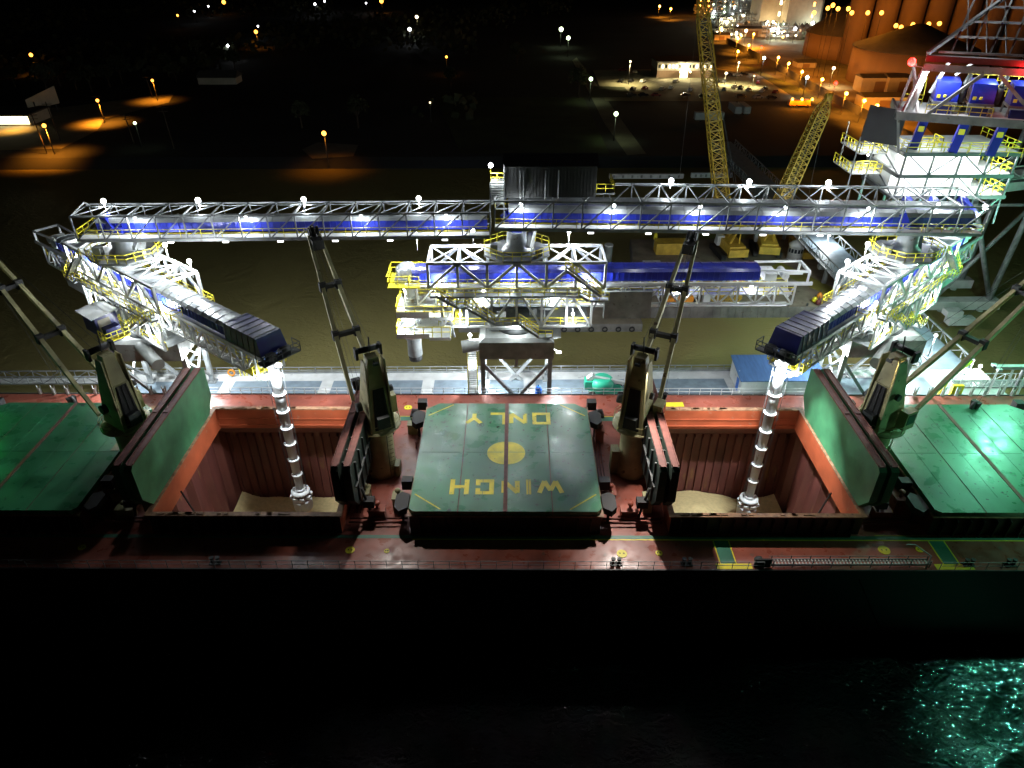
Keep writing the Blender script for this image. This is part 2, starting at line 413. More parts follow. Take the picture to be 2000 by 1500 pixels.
# closed hatch covers
LET = {  # strokes on a 1 x 1.15 cell
 'O': [[(0,0),(0,1),(1,1),(1,0),(0,0)]], 'N': [[(0,0),(0,1),(1,0),(1,1)]], 'L': [[(0,1),(0,0),(1,0)]],
 'Y': [[(0,1),(.5,.45),(.5,0)],[(1,1),(.5,.45)]], 'W': [[(0,1),(.25,0),(.5,.8),(.75,0),(1,1)]], 'I': [[(0,0),(0,1)]],
 'C': [[(1,.75),(1,1),(0,1),(0,0),(1,0),(1,.25)]], 'H': [[(0,0),(0,1)],[(1,0),(1,1)],[(0,.5),(1,.5)]],
}
def letter(mb, ch, xc, yc, W, H, t, z):
    """painted letter turned upside down as seen from the river side"""
    pts = lambda u, v: Vector((xc - (u-.5)*W, yc - (v-.5)*H, 0))
    n = 0
    for st in LET[ch]:
        for a, b in zip(st, st[1:]):
            p, q = pts(*a), pts(*b); d = (q-p).normalized(); s = Vector((-d.y, d.x, 0))*t/2
            e = d*t/2 if ch not in 'WYN' else d*0
            zz = Vector((0, 0, z + .0012*n)); n += 1
            mb.face([p-e-s+zz, q+e-s+zz, q+e+s+zz, p-e+s+zz])
for h in (-84, -56, 0, 56, 84):
    xe = [h-9.9-.45, h-5.05, h, h+5.05, h+9.9+.45]
    yf, yn = 75.2, 55.1
    for k in range(4):
        a, b = xe[k]+.06, xe[k+1]-.06; mb = SB()
        if k == 0: poly = [(a, yn+.5), (a+.5, yn), (b, yn), (b, yf), (a+1.5, yf), (a, yf-1.3)]
        elif k == 3: poly = [(a, yn), (b-.5, yn), (b, yn+.5), (b, yf-1.3), (b-1.5, yf), (a, yf)]
        else: poly = [(a, yn), (b, yn), (b, yf), (a, yf)]
        mb.prism(poly, 12.78, 13.35)
        for q in range(1, 4):
            xx = a + (b-a)*q/4
            if q == 2: mb.box(xx-.03, xx+.03, yn+2.4, yf-2.4, 13.35, 13.37)
        mb.box(a+.3, b-.3, 65.1, 65.16, 13.35, 13.368)
        p = mb.build('hatch_cover', M['hatch'], ship)
        rnd = random.Random(h*7+k)
        if h in (0, 56):
            m2 = SB()
            for q in range(2 if k in (1, 2) else 0):
                cx, cy = (a+b)/2 + rnd.uniform(-1, 1), (59.5, 70.5)[(q+k) % 2]
                for j in range(12):
                    t0, t1 = 2*pi*j/12, 2*pi*(j+1)/12
                    m2.face([(cx+.48*cos(t0), cy+.48*sin(t0), 13.356), (cx+.48*cos(t1), cy+.48*sin(t1), 13.356), (cx+.40*cos(t1), cy+.40*sin(t1), 13.356), (cx+.40*cos(t0), cy+.40*sin(t0), 13.356)])
                break
            for q in range(26):
                cx, cy, r = rnd.uniform(a+.4, b-.4), rnd.uniform(yn+2, yf-1), rnd.uniform(.04, .13)
                m2.face([(cx+r*cos(j*1.05), cy+r*1.2*sin(j*1.05), 13.355) for j in range(6)])
            m2.build('scuff', M['black'], p)
    mb = SB()
    for x in xe[1:4]:
        wq = .22 if x == h else .1
        mb.box(x-wq, x+wq, yn+.02, yf-.02, 12.8, 13.30 if x != h else 13.39)
    if h: pass
    mb.build('cover_joint', M['seam'], ship)
    # resting arms at the four corners
    for sx in (-1, 1):
        for y in (57.4, 73.0):
            mb = SB(); x = h + sx*10.5
            mb.prism([(x, y-1.3), (x+sx*.9, y-1.9), (x+sx*1.5, y-1.2), (x+sx*1.5, y+.6), (x+sx*.9, y+1.2), (x, y+.8)][::sx], 12.2, 13.0)
            mb.box(min(x, x+sx*1.2), max(x, x+sx*1.2), y+2.6, y+3.6, 12.0, 13.2)
            mb.beam((x+sx*.8, y-.4, D), (x+sx*.8, y-.4, 12.2), .25)
            mb.build('cover_arm', M['black'], ship)
mb = SB()
for ch, x in zip('YLNO', (-4.1, -1.05, 1.45, 4.35)): letter(mb, ch, x, 71.9, 1.75 if ch != 'L' else 1.5, 2.0, .52, 13.362)
mb.build('lettering', M['mark'], ship)
mb = SB()
for ch, x, W in (('H', -5.1, 1.6), ('C', -2.3, 1.5), ('N', .55, 1.5), ('I', 2.55, 1), ('W', 4.95, 2.5)):
    letter(mb, ch, x - (.5 if ch == 'I' else 0)+0, 59.0, W, 1.95, .52, 13.362)
mb.build('lettering', M['mark'], ship)
mb = SB()
for s in (-1, 1):
    mb.face([(s*.24 + s*2.0*sin(pi*k/20), 65.0 + 2.1*cos(pi*k/20)*(-s), 13.362) for k in range(21)])
mb.build('winch_target', M['mark'], ship)
mb = SB()
for sx in (-1, 1):
    for sy, yy in ((-1, 55.4), (1, 74.9)):
        mb.beam((sx*6.9, yy, 13.358), (sx*9.9, yy - sy*2.4, 13.358), .14, .012)
mb.build('corner_stripe', M['mark'], ship)
# folded covers standing upright at both ends of the two open hatches
for h in (-28, 28):
    for s in (-1, 1):
        xi = h + s*10.05; base = 12.8; top_z = 19.0; face_to_hold = True
        for k in range(2):                          # two leaves, each 0.8 thick
            x0 = xi + s*(k*1.25 + .1); x1 = x0 + s*.8
            a, b = min(x0, x1), max(x0, x1)
            leaf = SB()
            poly = [(56.7, base), (73.4, base), (75.1, base+1.9), (75.1, top_z-.2), (74.6, top_z), (55.6, top_z), (55.2, top_z-.3), (55.2, base+1.9)]
            n = len(poly)
            A = [leaf.P((a, y, z)) for y, z in poly]; B = [leaf.P((b, y, z)) for y, z in poly]
            for j in range(n): leaf.f.append([A[j], A[(j+1) % n], B[(j+1) % n], B[j]]); leaf.s.append(False)
            leaf.f.append(A); leaf.f.append(B[::-1]); leaf.s += [False, False]
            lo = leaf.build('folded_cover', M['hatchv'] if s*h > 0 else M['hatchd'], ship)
            rb = SB()                               # rust red edge channel along the top, stiffeners on the back
            rb.box(a+.12, b-.12, 55.6, 74.6, top_z+.002, top_z+.12)
            rb.box(a+.02, a+.1, 55.8, 74.4, top_z+.002, top_z+.2); rb.box(b-.1, b-.02, 55.8, 74.4, top_z+.002, top_z+.2)
            rb.box(a+.1, b-.1, 64.9, 65.3, top_z+.12, top_z+.22)
            rb.build('edge_channel', M['seam'], lo)
            st = SB()
            bx = x1
            for j in range(9):
                yy = 57 + j*2.1; st.box(min(bx, bx+s*.2), max(bx, bx+s*.2), yy-.08, yy+.08, base+.4, top_z-.5)
            st.box(min(bx, bx+s*.22), max(bx, bx+s*.22), 56, 74.4, base+3, base+3.2)
            st.build('stiffener', M['dark'], lo)
        hy = SB()
        for yy in (57.5, 72.8):
            hy.tube((xi+s*3.2, yy, 10.2), (xi+s*2.4, yy, 14.5), .16, n=6); hy.box(min(xi+s*2.4, xi+s*3.6), max(xi+s*2.4, xi+s*3.6), yy-.5, yy+.5, 12.0, 12.9)
        hy.build('hinge_arm', M['black'], ship)
# walkways and yellow paint on the deck
mb = SB()
mb.box(-60, 110, 54.45, 54.95, D, D+.006)
for x in (22.4, 45.5): mb.hexa([(x, 51.0, D), (x+1.5, 51.0, D), (x+1.5, 54.4, D), (x, 54.4, D)] + [(x, 51.0, D+.01), (x+1.5, 51.0, D+.01), (x+1.5, 54.4, D+.01), (x, 54.4, D+.01)])
mb.box(10.6, 17.5, 76.0, 76.9, D, D+.006); mb.box(-17.5, -10.6, 76.0, 76.9, D, D+.006)
mb.box(21.4, 22.9, 76.2, 79.2, D, D+.006); mb.box(60, 80, 75.9, 76.9, D, D+.006)
mb.build('green_walkway', M['lane'], ship)
mb = SB()
mb.box(-10, 110, 54.25, 54.38, D+.007, D+.018); mb.box(40, 110, 54.98, 55.06, D+.007, D+.018)
for x in (22.4, 45.5): mb.box(x-.14, x-.02, 51.0, 54.2, D, D+.02); mb.box(x+1.52, x+1.64, 51.0, 54.2, D, D+.02)
mb.box(21.8, 25.5, 50.25, 50.98, D, D+.02); mb.box(44.4, 48.3, 50.25, 50.98, D, D+.02)
mb.box(20.1, 24.3, 79.4, 80.4, D, D+.02)
for x in (21.28, 22.92): mb.box(x, x+.1, 76.2, 79.3, D, D+.018)
mb.box(10.6, 17.5, 76.92, 77.02, D, D+.018); mb.box(-17.5, -10.6, 76.92, 77.02, D, D+.018); mb.box(60, 80, 76.92, 77.02, D, D+.018)
mb.build('yellow_deck_line', M['yellow'], ship)
for x, y, r in ((-16.4, 52.7, .5), (-12.5, 52.6, .3), (12.3, 52.3, .55), (16.2, 52.4, .38), (40.1, 52.9, .62), (43.9, 53.0, .4), (-45, 53, .4), (-13.6, 79.0, .55), (11.6, 79.0, .55), (61.5, 78.9, .6), (48.8, 77.6, .5)):
    mb = SB(); mb.lathe((x, y, D+.004), [(r, 0), (r, .05)], 16, False)
    a = mb.build('deck_disc', M['yellow'], ship)
    mb = SB()
    for s in (-1, 1): mb.box(x+s*r*.38-.06, x+s*r*.38+.06, y-.06, y+.1, D+.055, D+.07)
    mb.build('bolt', M['black'], a)
# rails
mb = SB(); mb.rail([(-70, 50.15, D+.1), (26.5, 50.15, D+.1)], 1.05, 1.6, .045); mb.rail([(44.5, 50.15, D+.1), (76, 50.15, D+.1)], 1.05, 1.6, .045)
mb.build('side_rail', M['galv'], ship)
mb = SB(); mb.rail([(-42, 82.15, D+.1), (45, 82.15, D+.1)], 1.05, 1.5, .06)
mb.build('side_rail', M['white'], ship)
for a, b in ((-66, -47), (51, 72)):
    x = a; k = 0
    while x < b:
        mb = SB(); mb.face([(x, 82.1, D+.1), (x+.5, 82.1, D+.1), (x+.62, 82.1, D+1.5), (x+.45, 82.1, D+1.5)]); mb.box(x, x+.1, 82.0, 82.1, D+.1, D+1.5)
        mb.box(x+.12, x+.4, 81.9, 81.98, D+.1, D+1.1)
        mb.build('bulwark_stay', M['white'], ship); x += 1.95
# deck clutter between hatches
rnd = random.Random(3)
for xg in (-42, -14, 14, 42):
    for (dx, dy, dz, sx, sy) in ((-2.2, 60.5, 1.5, 1.3, 1.6), (1.9, 59.0, 2.0, 1.0, 1.3), (-.3, 57.8, 1.2, 1.8, 1.0), (1.8, 73.4, 1.4, 1.2, 1.0), (-2.2, 71.8, 1.7, 1.0, 1.2)):
        mb = SB(); x = xg+dx; mb.box(x-sx/2, x+sx/2, dy-sy/2, dy+sy/2, D, D+dz); mb.box(x-sx/2-.08, x+sx/2+.08, dy-sy/2-.08, dy+sy/2+.08, D+dz, D+dz+.12)
        mb.tube((x+.1, dy, D+dz), (x+.1, dy, D+dz+.7), .16, n=8); mb.lathe((x+.1, dy, D+dz+.7), [(.34, 0), (.34, .2), (.1, .34)], 8)
        mb.build('deck_vent', M['cream_d'] if rnd.random() < .6 else M['deck'], ship)
    mb = SB()
    for yy in (56.4, 57.0): mb.tube((xg-3.2, yy, D+.5), (xg+3.2, yy, D+.5), .12, n=6)
    for k in range(4): mb.tube((xg-3.3+.35*k, 58, D+.35), (xg-3.3+.35*k, 75, D+.35), .07, n=6)
    mb.rail([(xg-2.9, 58.5, D), (xg-2.9, 62.5, D)], 1.0, 1, .05); mb.rail([(xg+2.6, 70, D), (xg+2.6, 75, D)], 1.0, 1, .06)
    mb.build('deck_pipe', M['seam'], ship)
    for s in (-1, 1):
        mb = SB(); mb.tube((xg+s*1.2, 77.2, D+.7), (xg+s*2.2, 77.2, D+.7), .35, n=10); mb.box(xg+s*1.7-.7, xg+s*1.7+.7, 76.6, 77.8, D, D+.35)
        mb.build('winch_drum', M['black'], ship)
# accommodation ladder lying on the near deck edge
gw = sthing('accommodation_ladder', 'long folded aluminium gangway ladder lying along the near deck edge', 'gangway', 35, 50.6, D)
mb = SB()
for yy in (50.35, 51.05): mb.beam((27.2, yy, D+.55), (43.6, yy, D+.62), .09, .22); mb.beam((27.2, yy, D+1.05), (43.6, yy, D+1.12), .05)
mb.build('side_frame', M['galv'], gw)
mb = SB(); mb2 = SB()
for k in range(46): x = 27.4 + k*.352; mb.beam((x, 50.3, D+.62), (x, 51.1, D+.62), .12, .05)
mb.build('tread', M['conc'], gw)
for k in range(9): x = 27.5 + k*2; mb2.beam((x, 50.35, D+.12), (x, 50.35, D+1.1), .07); mb2.beam((x, 51.05, D+.12), (x, 51.05, D+1.1), .07)
mb2.build('stanchion', M['dark'], gw)
mb = SB(); mb.tube((26.2, 50.4, D+.5), (26.2, 51.2, D+.5), .45, n=12); mb.box(25.6, 27.3, 50.4, 50.6, D+.12, D+1.2); mb.build('turntable', M['black'], gw)
mb = SB(); mb.beam((43.2, 50.3, D+.1), (43.2, 50.3, D+1.9), .12); mb.beam((43.2, 50.3, D+1.9), (42.1, 51.6, D+2.2), .1); mb.beam((41.2, 51.6, D+2.2), (42.1, 51.6, D+2.2), .1)
mb.build('davit', M['galv'], gw)
for i, (x, g) in enumerate(((18.8, 0), (47.9, 0), (52.2, 0), (11.5, 1), (-30, 1))):
    t = sthing('mooring_bitt', ['small dark mooring bitt near the left foot of the gangway ladder', 'dark mooring bitt just right of the right yellow landing square', 'larger dark mooring bitt farthest right on the near deck edge', 'mooring bitt on the near edge below the WINCH ONLY hatch', 'mooring bitt on the unlit near edge below the left open hold'][i], 'bitt', x, 50.9, D, 'mooring bitts along the near deck edge')
    mb = SB(); mb.box(x-.6, x+.6, 50.6, 51.2, D, D+.1); mb.build('base', M['black'], t)
    for s in (-.3, .3): mb = SB(); mb.lathe((x+s, 50.9, D+.1), [(.17, 0), (.17, .6), (.24, .62), (.24, .72)], 10); mb.build('post', M['dark'], t)
# small mast lamp at the ship's right hand hatch, its green lens lights hatch and river
mt = sthing('deck_lamp_mast', 'tall deck lamp mast with a greenish floodlight beyond the right edge of the view', 'lamp mast', 69, 55, D)
mb = SB(); mb.tube((69, 54.3, D), (69, 54.3, 27.5), .3, .16, n=8); mb.beam((68, 54.3, 27.2), (70, 54.3, 27.2), .15); mb.build('mast', M['cream'], mt)
mb = SB(); mb.box(68.3, 69.7, 54.5, 55, 26.8, 27.6); mb.build('lamp_head', M['lteal'], mt)

# ---------------------------------------------------------------- ship's deck cranes
def deck_crane(x, y, tip, spread, label, hook=None, azi=0, zt=17.0):
    root = sthing('deck_crane', label, 'crane', x, y, D, "cargo cranes between the ship's hatches")
    mb = SB(); mb.lathe((x, y, D), [(2.0, 0), (1.9, .8), (1.65, 1.4), (1.65, zt-D-1.2), (1.85, zt-D-.2)], 20); ped = mb.build('pedestal', M['cream'] if azi > -9 else M['cream_d'], root)
    mb = SB(); mb.box(x-2.6, x-1.7, y-.8, y+.6, D, D+3.4); mb.box(x+1.7, x+2.3, y-1.4, y, D, D+1.6); mb.build('access_casing', M['cream_d'], ped); mb = SB(); mb.tube((x+1.25, y-1.45, D), (x+1.25, y-1.45, D+6.2), .06, n=6)
    for k in range(10): mb.beam((x+1.3, y-1.35, D+.4+k*.6), (x+1.75, y-1.0, D+.4+k*.6), .05)
    mb.build('ladder', M['cream_d'], ped)
    rg = SB(); rg.lathe((x, y, zt-.2), [(1.9, 0), (2.75, .05), (2.75, .3), (1.9, .35)], 20); rg.rail([(x+2.7*cos(k*pi/6), y+2.7*sin(k*pi/6), zt+.1) for k in range(12)], 1.0, 3, .05, close=True)
    rg.build('ring_platform', M['cream'], root)
    t = Vector(tip); ctr = Vector((x, y, zt)); d = Vector((t.x-x, t.y-y, 0)).normalized(); sd = Vector((d.y, -d.x, 0))   # sd = right hand side
    R = Matrix.Translation(ctr) @ Matrix(((sd.x, d.x, 0, 0), (sd.y, d.y, 0, 0), (0, 0, 1, 0), (0, 0, 0, 1)))
    H = 9.6
    # house: two side cheeks, machinery between, raked back
    hb = SB(R)
    hb.hexa([(-1.2,-2.2,.2),(1.2,-2.2,.2),(1.2,1.3,.2),(-1.2,1.3,.2),(-.95,-2.0,H*.62),(.95,-2.0,H*.62),(.95,.9,H*.62),(-.95,.9,H*.62)])
    hb.hexa([(-.9,-1.9,H*.62),(.9,-1.9,H*.62),(.9,.5,H*.62),(-.9,.5,H*.62),(-.6,-1.6,H),(.6,-1.6,H),(.6,-.4,H),(-.6,-.4,H)])
    house = hb.build('crane_house', M['cream'], root)
    for s in (-1, 1):
        c = SB(R)
        c.hexa([(s*1.24,-2.3,.2),(s*1.42,-2.3,.2),(s*1.42,2.1,.2),(s*1.24,2.1,.2),(s*1.02,-2.1,H-.2),(s*1.16,-2.1,H-.2),(s*1.16,-.9,H-.2),(s*1.02,-.9,H-.2)])
        c.build('side_cheek', M['cream'], house)
    c = SB(R); c.hexa([(-.95,-2.26,.5),(.95,-2.26,.5),(.95,-2.2,.5),(-.95,-2.2,.5),(-.62,-2.08,H*.61),(.62,-2.08,H*.61),(.62,-2.0,H*.61),(-.62,-2.0,H*.61)])
    for k in (-.45, 0, .45): c.beam((k*1.6, -2.3, .5), (k*1.1, -2.12, H*.6), .08)
    c.build('back_grating', M['black'], house)
    c = SB(R)
    c.tube((-1.7, -.6, 3.2), (-2.3, -.6, 3.2), .55, n=10); c.tube((1.5, -1.2, 5.0), (1.9, -1.2, 5.0), .4, n=10); c.box(-.7, .7, -2.9, -2.3, 1.0, 2.4)
    c.build('machinery', M['dark'], house)
    cb = SB(R); cb.box(1.65, 2.7, .2, 1.9, .6, 2.9); cab = cb.build('operator_cab', M['cream'], root)
    cb = SB(R); cb.box(1.75, 2.6, 1.9, 1.95, 1.2, 2.7); cb.box(2.7, 2.75, .4, 1.7, 1.3, 2.6); cb.build('cab_window', M['glass'], cab)
    if azi > 1:
        f = SB(R); f.box(-.3, .3, -2.4, -2.1, H-.6, H-.3); f.beam((0, -2.2, H-.4), (0, -1.4, H-.4), .12); f.build('floodlight', M['dark'], house)  # added floodlight with a dark unlit head, brightens the near deck
        lamp(root, ship_pt(x-.9*d.x, y-2.9*d.y, zt+H-.8), {2: 2600, 3: 8000, 4: 11000}[azi], (1, .93, .85), kind='SPOT', aim=ship_pt(x+6, 50.5, 10), ang=92)
    cb = SB(R); cb.tube((-1.1, 0, H+.3), (1.1, 0, H+.3), .35, n=10); cb.box(-1.5, -1.2, -.4, .4, H-.6, H+.7); cb.box(1.2, 1.5, -.4, .4, H-.6, H+.7); cb.beam((0, -.4, H), (0, -.9, H+2.2), .12)
    cb.build('top_sheave', M['black'], root)
    # jib: two box beams with cross pieces
    Ri = R.inverted(); tl = Ri @ t; hl = Vector((0, 2.0, 1.2)); L = (tl-hl).length
    def jp(f, s, o=0): 
        w_ = spread*(1-f) + .62*f
        return hl.lerp(tl, f) + Vector((s*w_, 0, o))
    for s in (-1, 1):
        j = SB(R)
        cuts = [0, .12, .33, .66, 1.0]
        for a, b in zip(cuts, cuts[1:]):
            wd = lambda f: .34 + .16*sin(pi*min(1, f*1.1+.05))
            j.taper(jp(a, s), jp(b, s), wd(a), wd(a)*1.25, wd(b), wd(b)*1.25)
        j.build('jib_beam', M['cream'], root)
    for f, hh in ((.42, 1.0), (.70, .9)):
        j = SB(R); j.beam(jp(f, -1), jp(f, 1), .6, .5); j.beam(jp(f, -1) + Vector((-.4,0,0)), jp(f, -1)+Vector((.4,0,0)), .7, 1.1); j.beam(jp(f, 1) + Vector((-.4,0,0)), jp(f, 1)+Vector((.4,0,0)), .7, 1.1)
        j.build('jib_crosspiece', M['black'], root)
    j = SB(R); j.beam(jp(.955, -1), jp(.955, 1), 1.9, 1.2); j.beam(tl + Vector((0,-.2,0)), tl+(tl-hl).normalized()*1.0, .5, .8)
    for s in (-.5, 0, .5): j.tube(tl + Vector((s-.1, 0, .5)), tl+Vector((s+.1, 0, .5)), .55, n=10)
    j.build('jib_head', M['black'], root)
    wr = SB(R)
    for s in (-.5, .5): wr.beam(Vector((s, 0, H+.3)), tl + Vector((s*.8, 0, .6)), .035)
    if hook:
        hkp = Ri @ Vector(hook)
        for s in (-.25, .25): wr.beam(tl + Vector((s, 0, 0)), hkp + Vector((s, 0, .8)), .035)
    wr.build('wire_rope', M['dark'], root)
    if hook:
        hk = SB(R); hk.hexa([hkp+Vector(q) for q in ((-.35,-.3,-.7),(.35,-.3,-.7),(.35,.3,-.7),(-.35,.3,-.7),(-.55,-.35,.7),(.55,-.35,.7),(.55,.35,.7),(-.55,.35,.7))])
        hk.tube(hkp+Vector((-.2,0,0)), hkp+Vector((.2,0,0)), .8, n=12)
        hb_ = hk.build('hook_block', M['black'], root)
        hk = SB(R); pts = [hkp+Vector((.35*sin(a_), 0, -1.4-.35*cos(a_)+.2)) for a_ in [k*pi/6-.2 for k in range(-2, 8)]]
        hk.beam(hkp+Vector((0,0,-.7)), hkp+Vector((0,0,-1.1)), .12)
        for a_, b_ in zip(pts, pts[1:]): hk.beam(a_, b_, .12)
        hk.build('hook', M['black'], hb_)
    return root
deck_crane(-44.2, 66, (-65.0, 80.5, 34.0), 1.75, 'cream deck crane leftmost on the ship, its jib leaning far left', hook=(-57.5, 76.5, 12.6), azi=1)
deck_crane(-15.0, 66, (-23.2, 80.6, 34.2), 1.75, 'grimy cream deck crane between the left open hold and the WINCH ONLY hatch', azi=2, hook=(-17.9, 70.2, 19.6))
deck_crane(15.1, 66, (22.2, 80.2, 33.8), 1.75, 'grimy cream deck crane between the WINCH ONLY hatch and the right open hold', hook=(20.0, 74.8, 14.6), azi=3)
deck_crane(43.3, 66, (67.5, 78.8, 34.0), 1.75, 'cream deck crane right of the right open hold, jib leaning right over the river', hook=(60.2, 74.5, 13.6), azi=4)

# ================================================================ dock
DZ = 7.0
dock = thing('dock', 'long concrete dock with grey blue deck panels behind the ship', 'dock', (0, 88, 0))
DX0, DX1 = -57.5, 74.5
mb = MB(); mb.box(DX0, DX1, 83.4, 93.1, DZ-.9, DZ); mb.build('dock_slab', M['conc'], dock)
xs = [-57, -42.2, -27.2, -11.8, 3.6, 19, 34.4, 49.8, 65.2]
for a, b in zip(xs, xs[1:]):
    mb = MB(); mb.hexa([(a+.9, 84.9, DZ), (b-.9, 84.9, DZ), (b-.9, 90.7, DZ), (a+.9, 90.7, DZ), (a+.9, 84.9, DZ+.05), (b-.9, 84.9, DZ+.05), (b-.9, 90.7, DZ+.05), (a+.9, 90.7, DZ+.05)])
    mb.build('deck_panel', M['panel'], dock)
mb = MB(); mb.rail([(DX0, 92.95, DZ), (64.5, 92.95, DZ)], 1.1, 2.55, .12); mb.box(DX0, 64.5, 92.9, 93.0, DZ, DZ+.35)
mb.build('dock_railing', M['galv'], dock)
mb = MB(); mb.rail([(DX0, 83.6, DZ), (-5.5, 83.6, DZ)], 1.1, 2.5, .06); mb.rail([(7, 83.6, DZ), (46, 83.6, DZ)], 1.1, 2.5, .06); mb.build('dock_railing', M['white'], dock)
for x in xs:
    for y in (84.6, 91.8):
        mb = MB(); mb.tube((x, y, -3), (x, y, DZ-.9), .45, n=10); mb.build('pile', M['galv'], dock)
# catwalk to the left
cw = thing('catwalk', 'slim truss catwalk running left from the dock end over olive water', 'walkway', (-75, 91, DZ))
mb = MB()
for y in (90.2, 91.8): mb.truss((-100, y, DZ+.1), (DX0-.02, y, DZ+.1), 1.3, 20, .12, .08)
mb.build('side_truss', M['galv'], cw)
mb = MB(); mb.box(-100, DX0-.02, 90.25, 91.75, DZ-.05, DZ+.08); mb.build('walk_surface', M['conc'], cw)
md = thing('mooring_dolphin', 'rock ringed mooring dolphin in olive water behind the leftmost hatch', 'mooring dolphin', (-72, 88, 0))
mb = MB(); mb.box(-76, -69.5, 86, 90, 1.2, 2.2); mb.build('cap', M['olive'], md)
rnd = random.Random(5)
for k in range(12):
    mb = MB(); x, y = -67+rnd.uniform(-9, 8), 84.6+rnd.uniform(-.5, 2.5)
    mb.prism([(x+rnd.uniform(.8, 1.6)*cos(j*1.05), y+rnd.uniform(.5, .9)*sin(j*1.05)) for j in range(6)], -.5, rnd.uniform(.6, 1.5)); mb.build('rock', M['conc'], md)
# approach bridge
ab = thing('approach_bridge', 'brightly lit steel approach bridge running from the bank to the dock', 'bridge', (70, 120, DZ))
mb = MB(); mb.box(66.0, 73.0, 93.2, 232, DZ-.5, DZ); mb.build('bridge_deck', M['panel'], ab)
mb = MB()
for x in (65.9, 73.1): mb.truss((x, 93.3, DZ-.3), (x, 228, DZ-.3), 1.9, 44, .22, .12)
mb.build('side_truss', M['galv'], ab)
mb = MB(); mb.box(65.1, 66, 93.5, 228, DZ-.3, DZ-.15); mb.rail([(65.0, 93.5, DZ-.2), (65.0, 200, DZ-.2)], 1.1, 3, .08); mb.build('side_walkway', M['galv'], ab)
for y in (110, 135, 160, 185, 210):
    mb = MB(); mb.box(65, 74, y-.5, y+.5, DZ-1.4, DZ-.55)
    for x in (67, 72): mb.tube((x, y, -3), (x, y, DZ-1.3), .5, n=8)
    mb.build('bent', M['grey'], ab)
# lamp posts along dock and bridge
def post_lamp(x, y, z0, z1, label, power=2500, group='white lamp posts on the dock and bridge', mat_='lw', r=.26):
    t = thing('lamp_post', label, 'lamp post', (x, y, z0), 0, group)
    mb = MB(); mb.tube((x, y, z0), (x, y, z1-.25), .08, n=6); mb.build('pole', M['galv'], t)
    mb = MB(); mb.ball((x, y, z1), r, 8, 5); mb.build('lamp_head', M[mat_], t)
    if power: lamp(t, (x, y, z1-r-.35), power, WC)
    return t
def on(px, py, Y):        # point at distance Y on a sight line
    d = CR @ Vector(((px-1000)/1374, -(py-750)/1374, -1)); t = Y/d.y
    return Vector((d.x*t, Y, CAMZ+d.z*t))
for px, py, Y, zb, lab, pw in (
    (1620, 459, 144, DZ, 'white lamp post at the upper end of the bridge under the gallery', 2500),
    (1675, 515, 116, DZ, 'left one of the close pair of white lamp posts on the bridge', 2500),
    (1695, 517, 115, DZ, 'right one of the close pair of white lamp posts on the bridge', 2500),
    (1828, 655, 97, DZ, 'white lamp post on the lower bridge right of the right loader', 2000),
    (1915, 715, 92, DZ, 'white lamp post at the right end of the dock', 2400),
    (1757, 742, 89, DZ, 'low white lamp post on the dock right of the right loader legs', 3000),
    (952, 745, 85.6, DZ, 'low white lamp post on the dock at the middle tower leg', 2500)):
    p = on(px, py, Y); post_lamp(p.x, p.y, zb, max(p.z, zb+1.2), lab, pw)
p = on(930, 655, 84.2)
# stair tower on dock left of the middle loader tower
st = thing('stair_tower', 'narrow yellow railed stair tower with a lamp on top left of the middle tower legs', 'stair tower', (-4.6, 84.4, DZ))
mb = MB()
for k in range(26): z = DZ+.3+k*.36; mb.box(-5.3, -4.05, 83.9, 84.5, z, z+.1)
mb.build('tread', M['white'], st)
mb = MB()
for x in (-5.35, -4.0): mb.beam((x, 83.9, DZ), (x, 83.9, 17.2), .12)
mb.rail([(-5.35, 83.9, 16.1), (-4.0, 83.9, 16.1)], 1.1, 1.4, .1); mb.rail([(-5.35, 83.9, 15.4), (-5.35, 85.4, 15.4)], 1.1, 1.4, .1)
mb.build('handrail', M['yellow'], st)
mb = MB(); mb.tube((-4.9, 84.6, DZ), (-4.9, 84.6, 18.0), .07, n=6); mb.ball((-4.9, 84.6, 18.3), .28); mb.build('lamp_head', M['lw'], st); lamp(st, (-4.9, 84.3, 17.7), 3000, WC)
# blue shed
sh = thing('dock_shed', 'white walled shed with a blue sheet roof on the dock', 'shed', (41, 89.6, DZ))
mb = MB(); mb.prism([(34.6, 86.2), (46.8, 86.2), (46.8, 91.6), (34.6, 91.6)], DZ+.05, DZ+2.5)
mb.hexa([(34.6, 86.2, DZ+2.5), (34.8, 86.2, DZ+2.5), (34.8, 91.6, DZ+2.5), (34.6, 91.6, DZ+2.5), (34.6, 88.2, DZ+3.0), (34.8, 88.2, DZ+3.0), (34.8, 91.6, DZ+3.3), (34.6, 91.6, DZ+3.3)])
mb.build('wall', M['white'], sh)
mb = MB(); mb.hexa([(34.3, 85.9, DZ+2.52), (47.1, 85.9, DZ+2.52), (47.1, 91.9, DZ+3.45), (34.3, 91.9, DZ+3.45), (34.3, 85.9, DZ+2.64), (47.1, 85.9, DZ+2.64), (47.1, 91.9, DZ+3.57), (34.3, 91.9, DZ+3.57)]); mb.build('roof', M['roofblue'], sh)
mb = MB(); mb.box(34.54, 34.6, 87.3, 88.2, DZ+.05, DZ+2.0); mb.build('door', M['bluep'], sh)
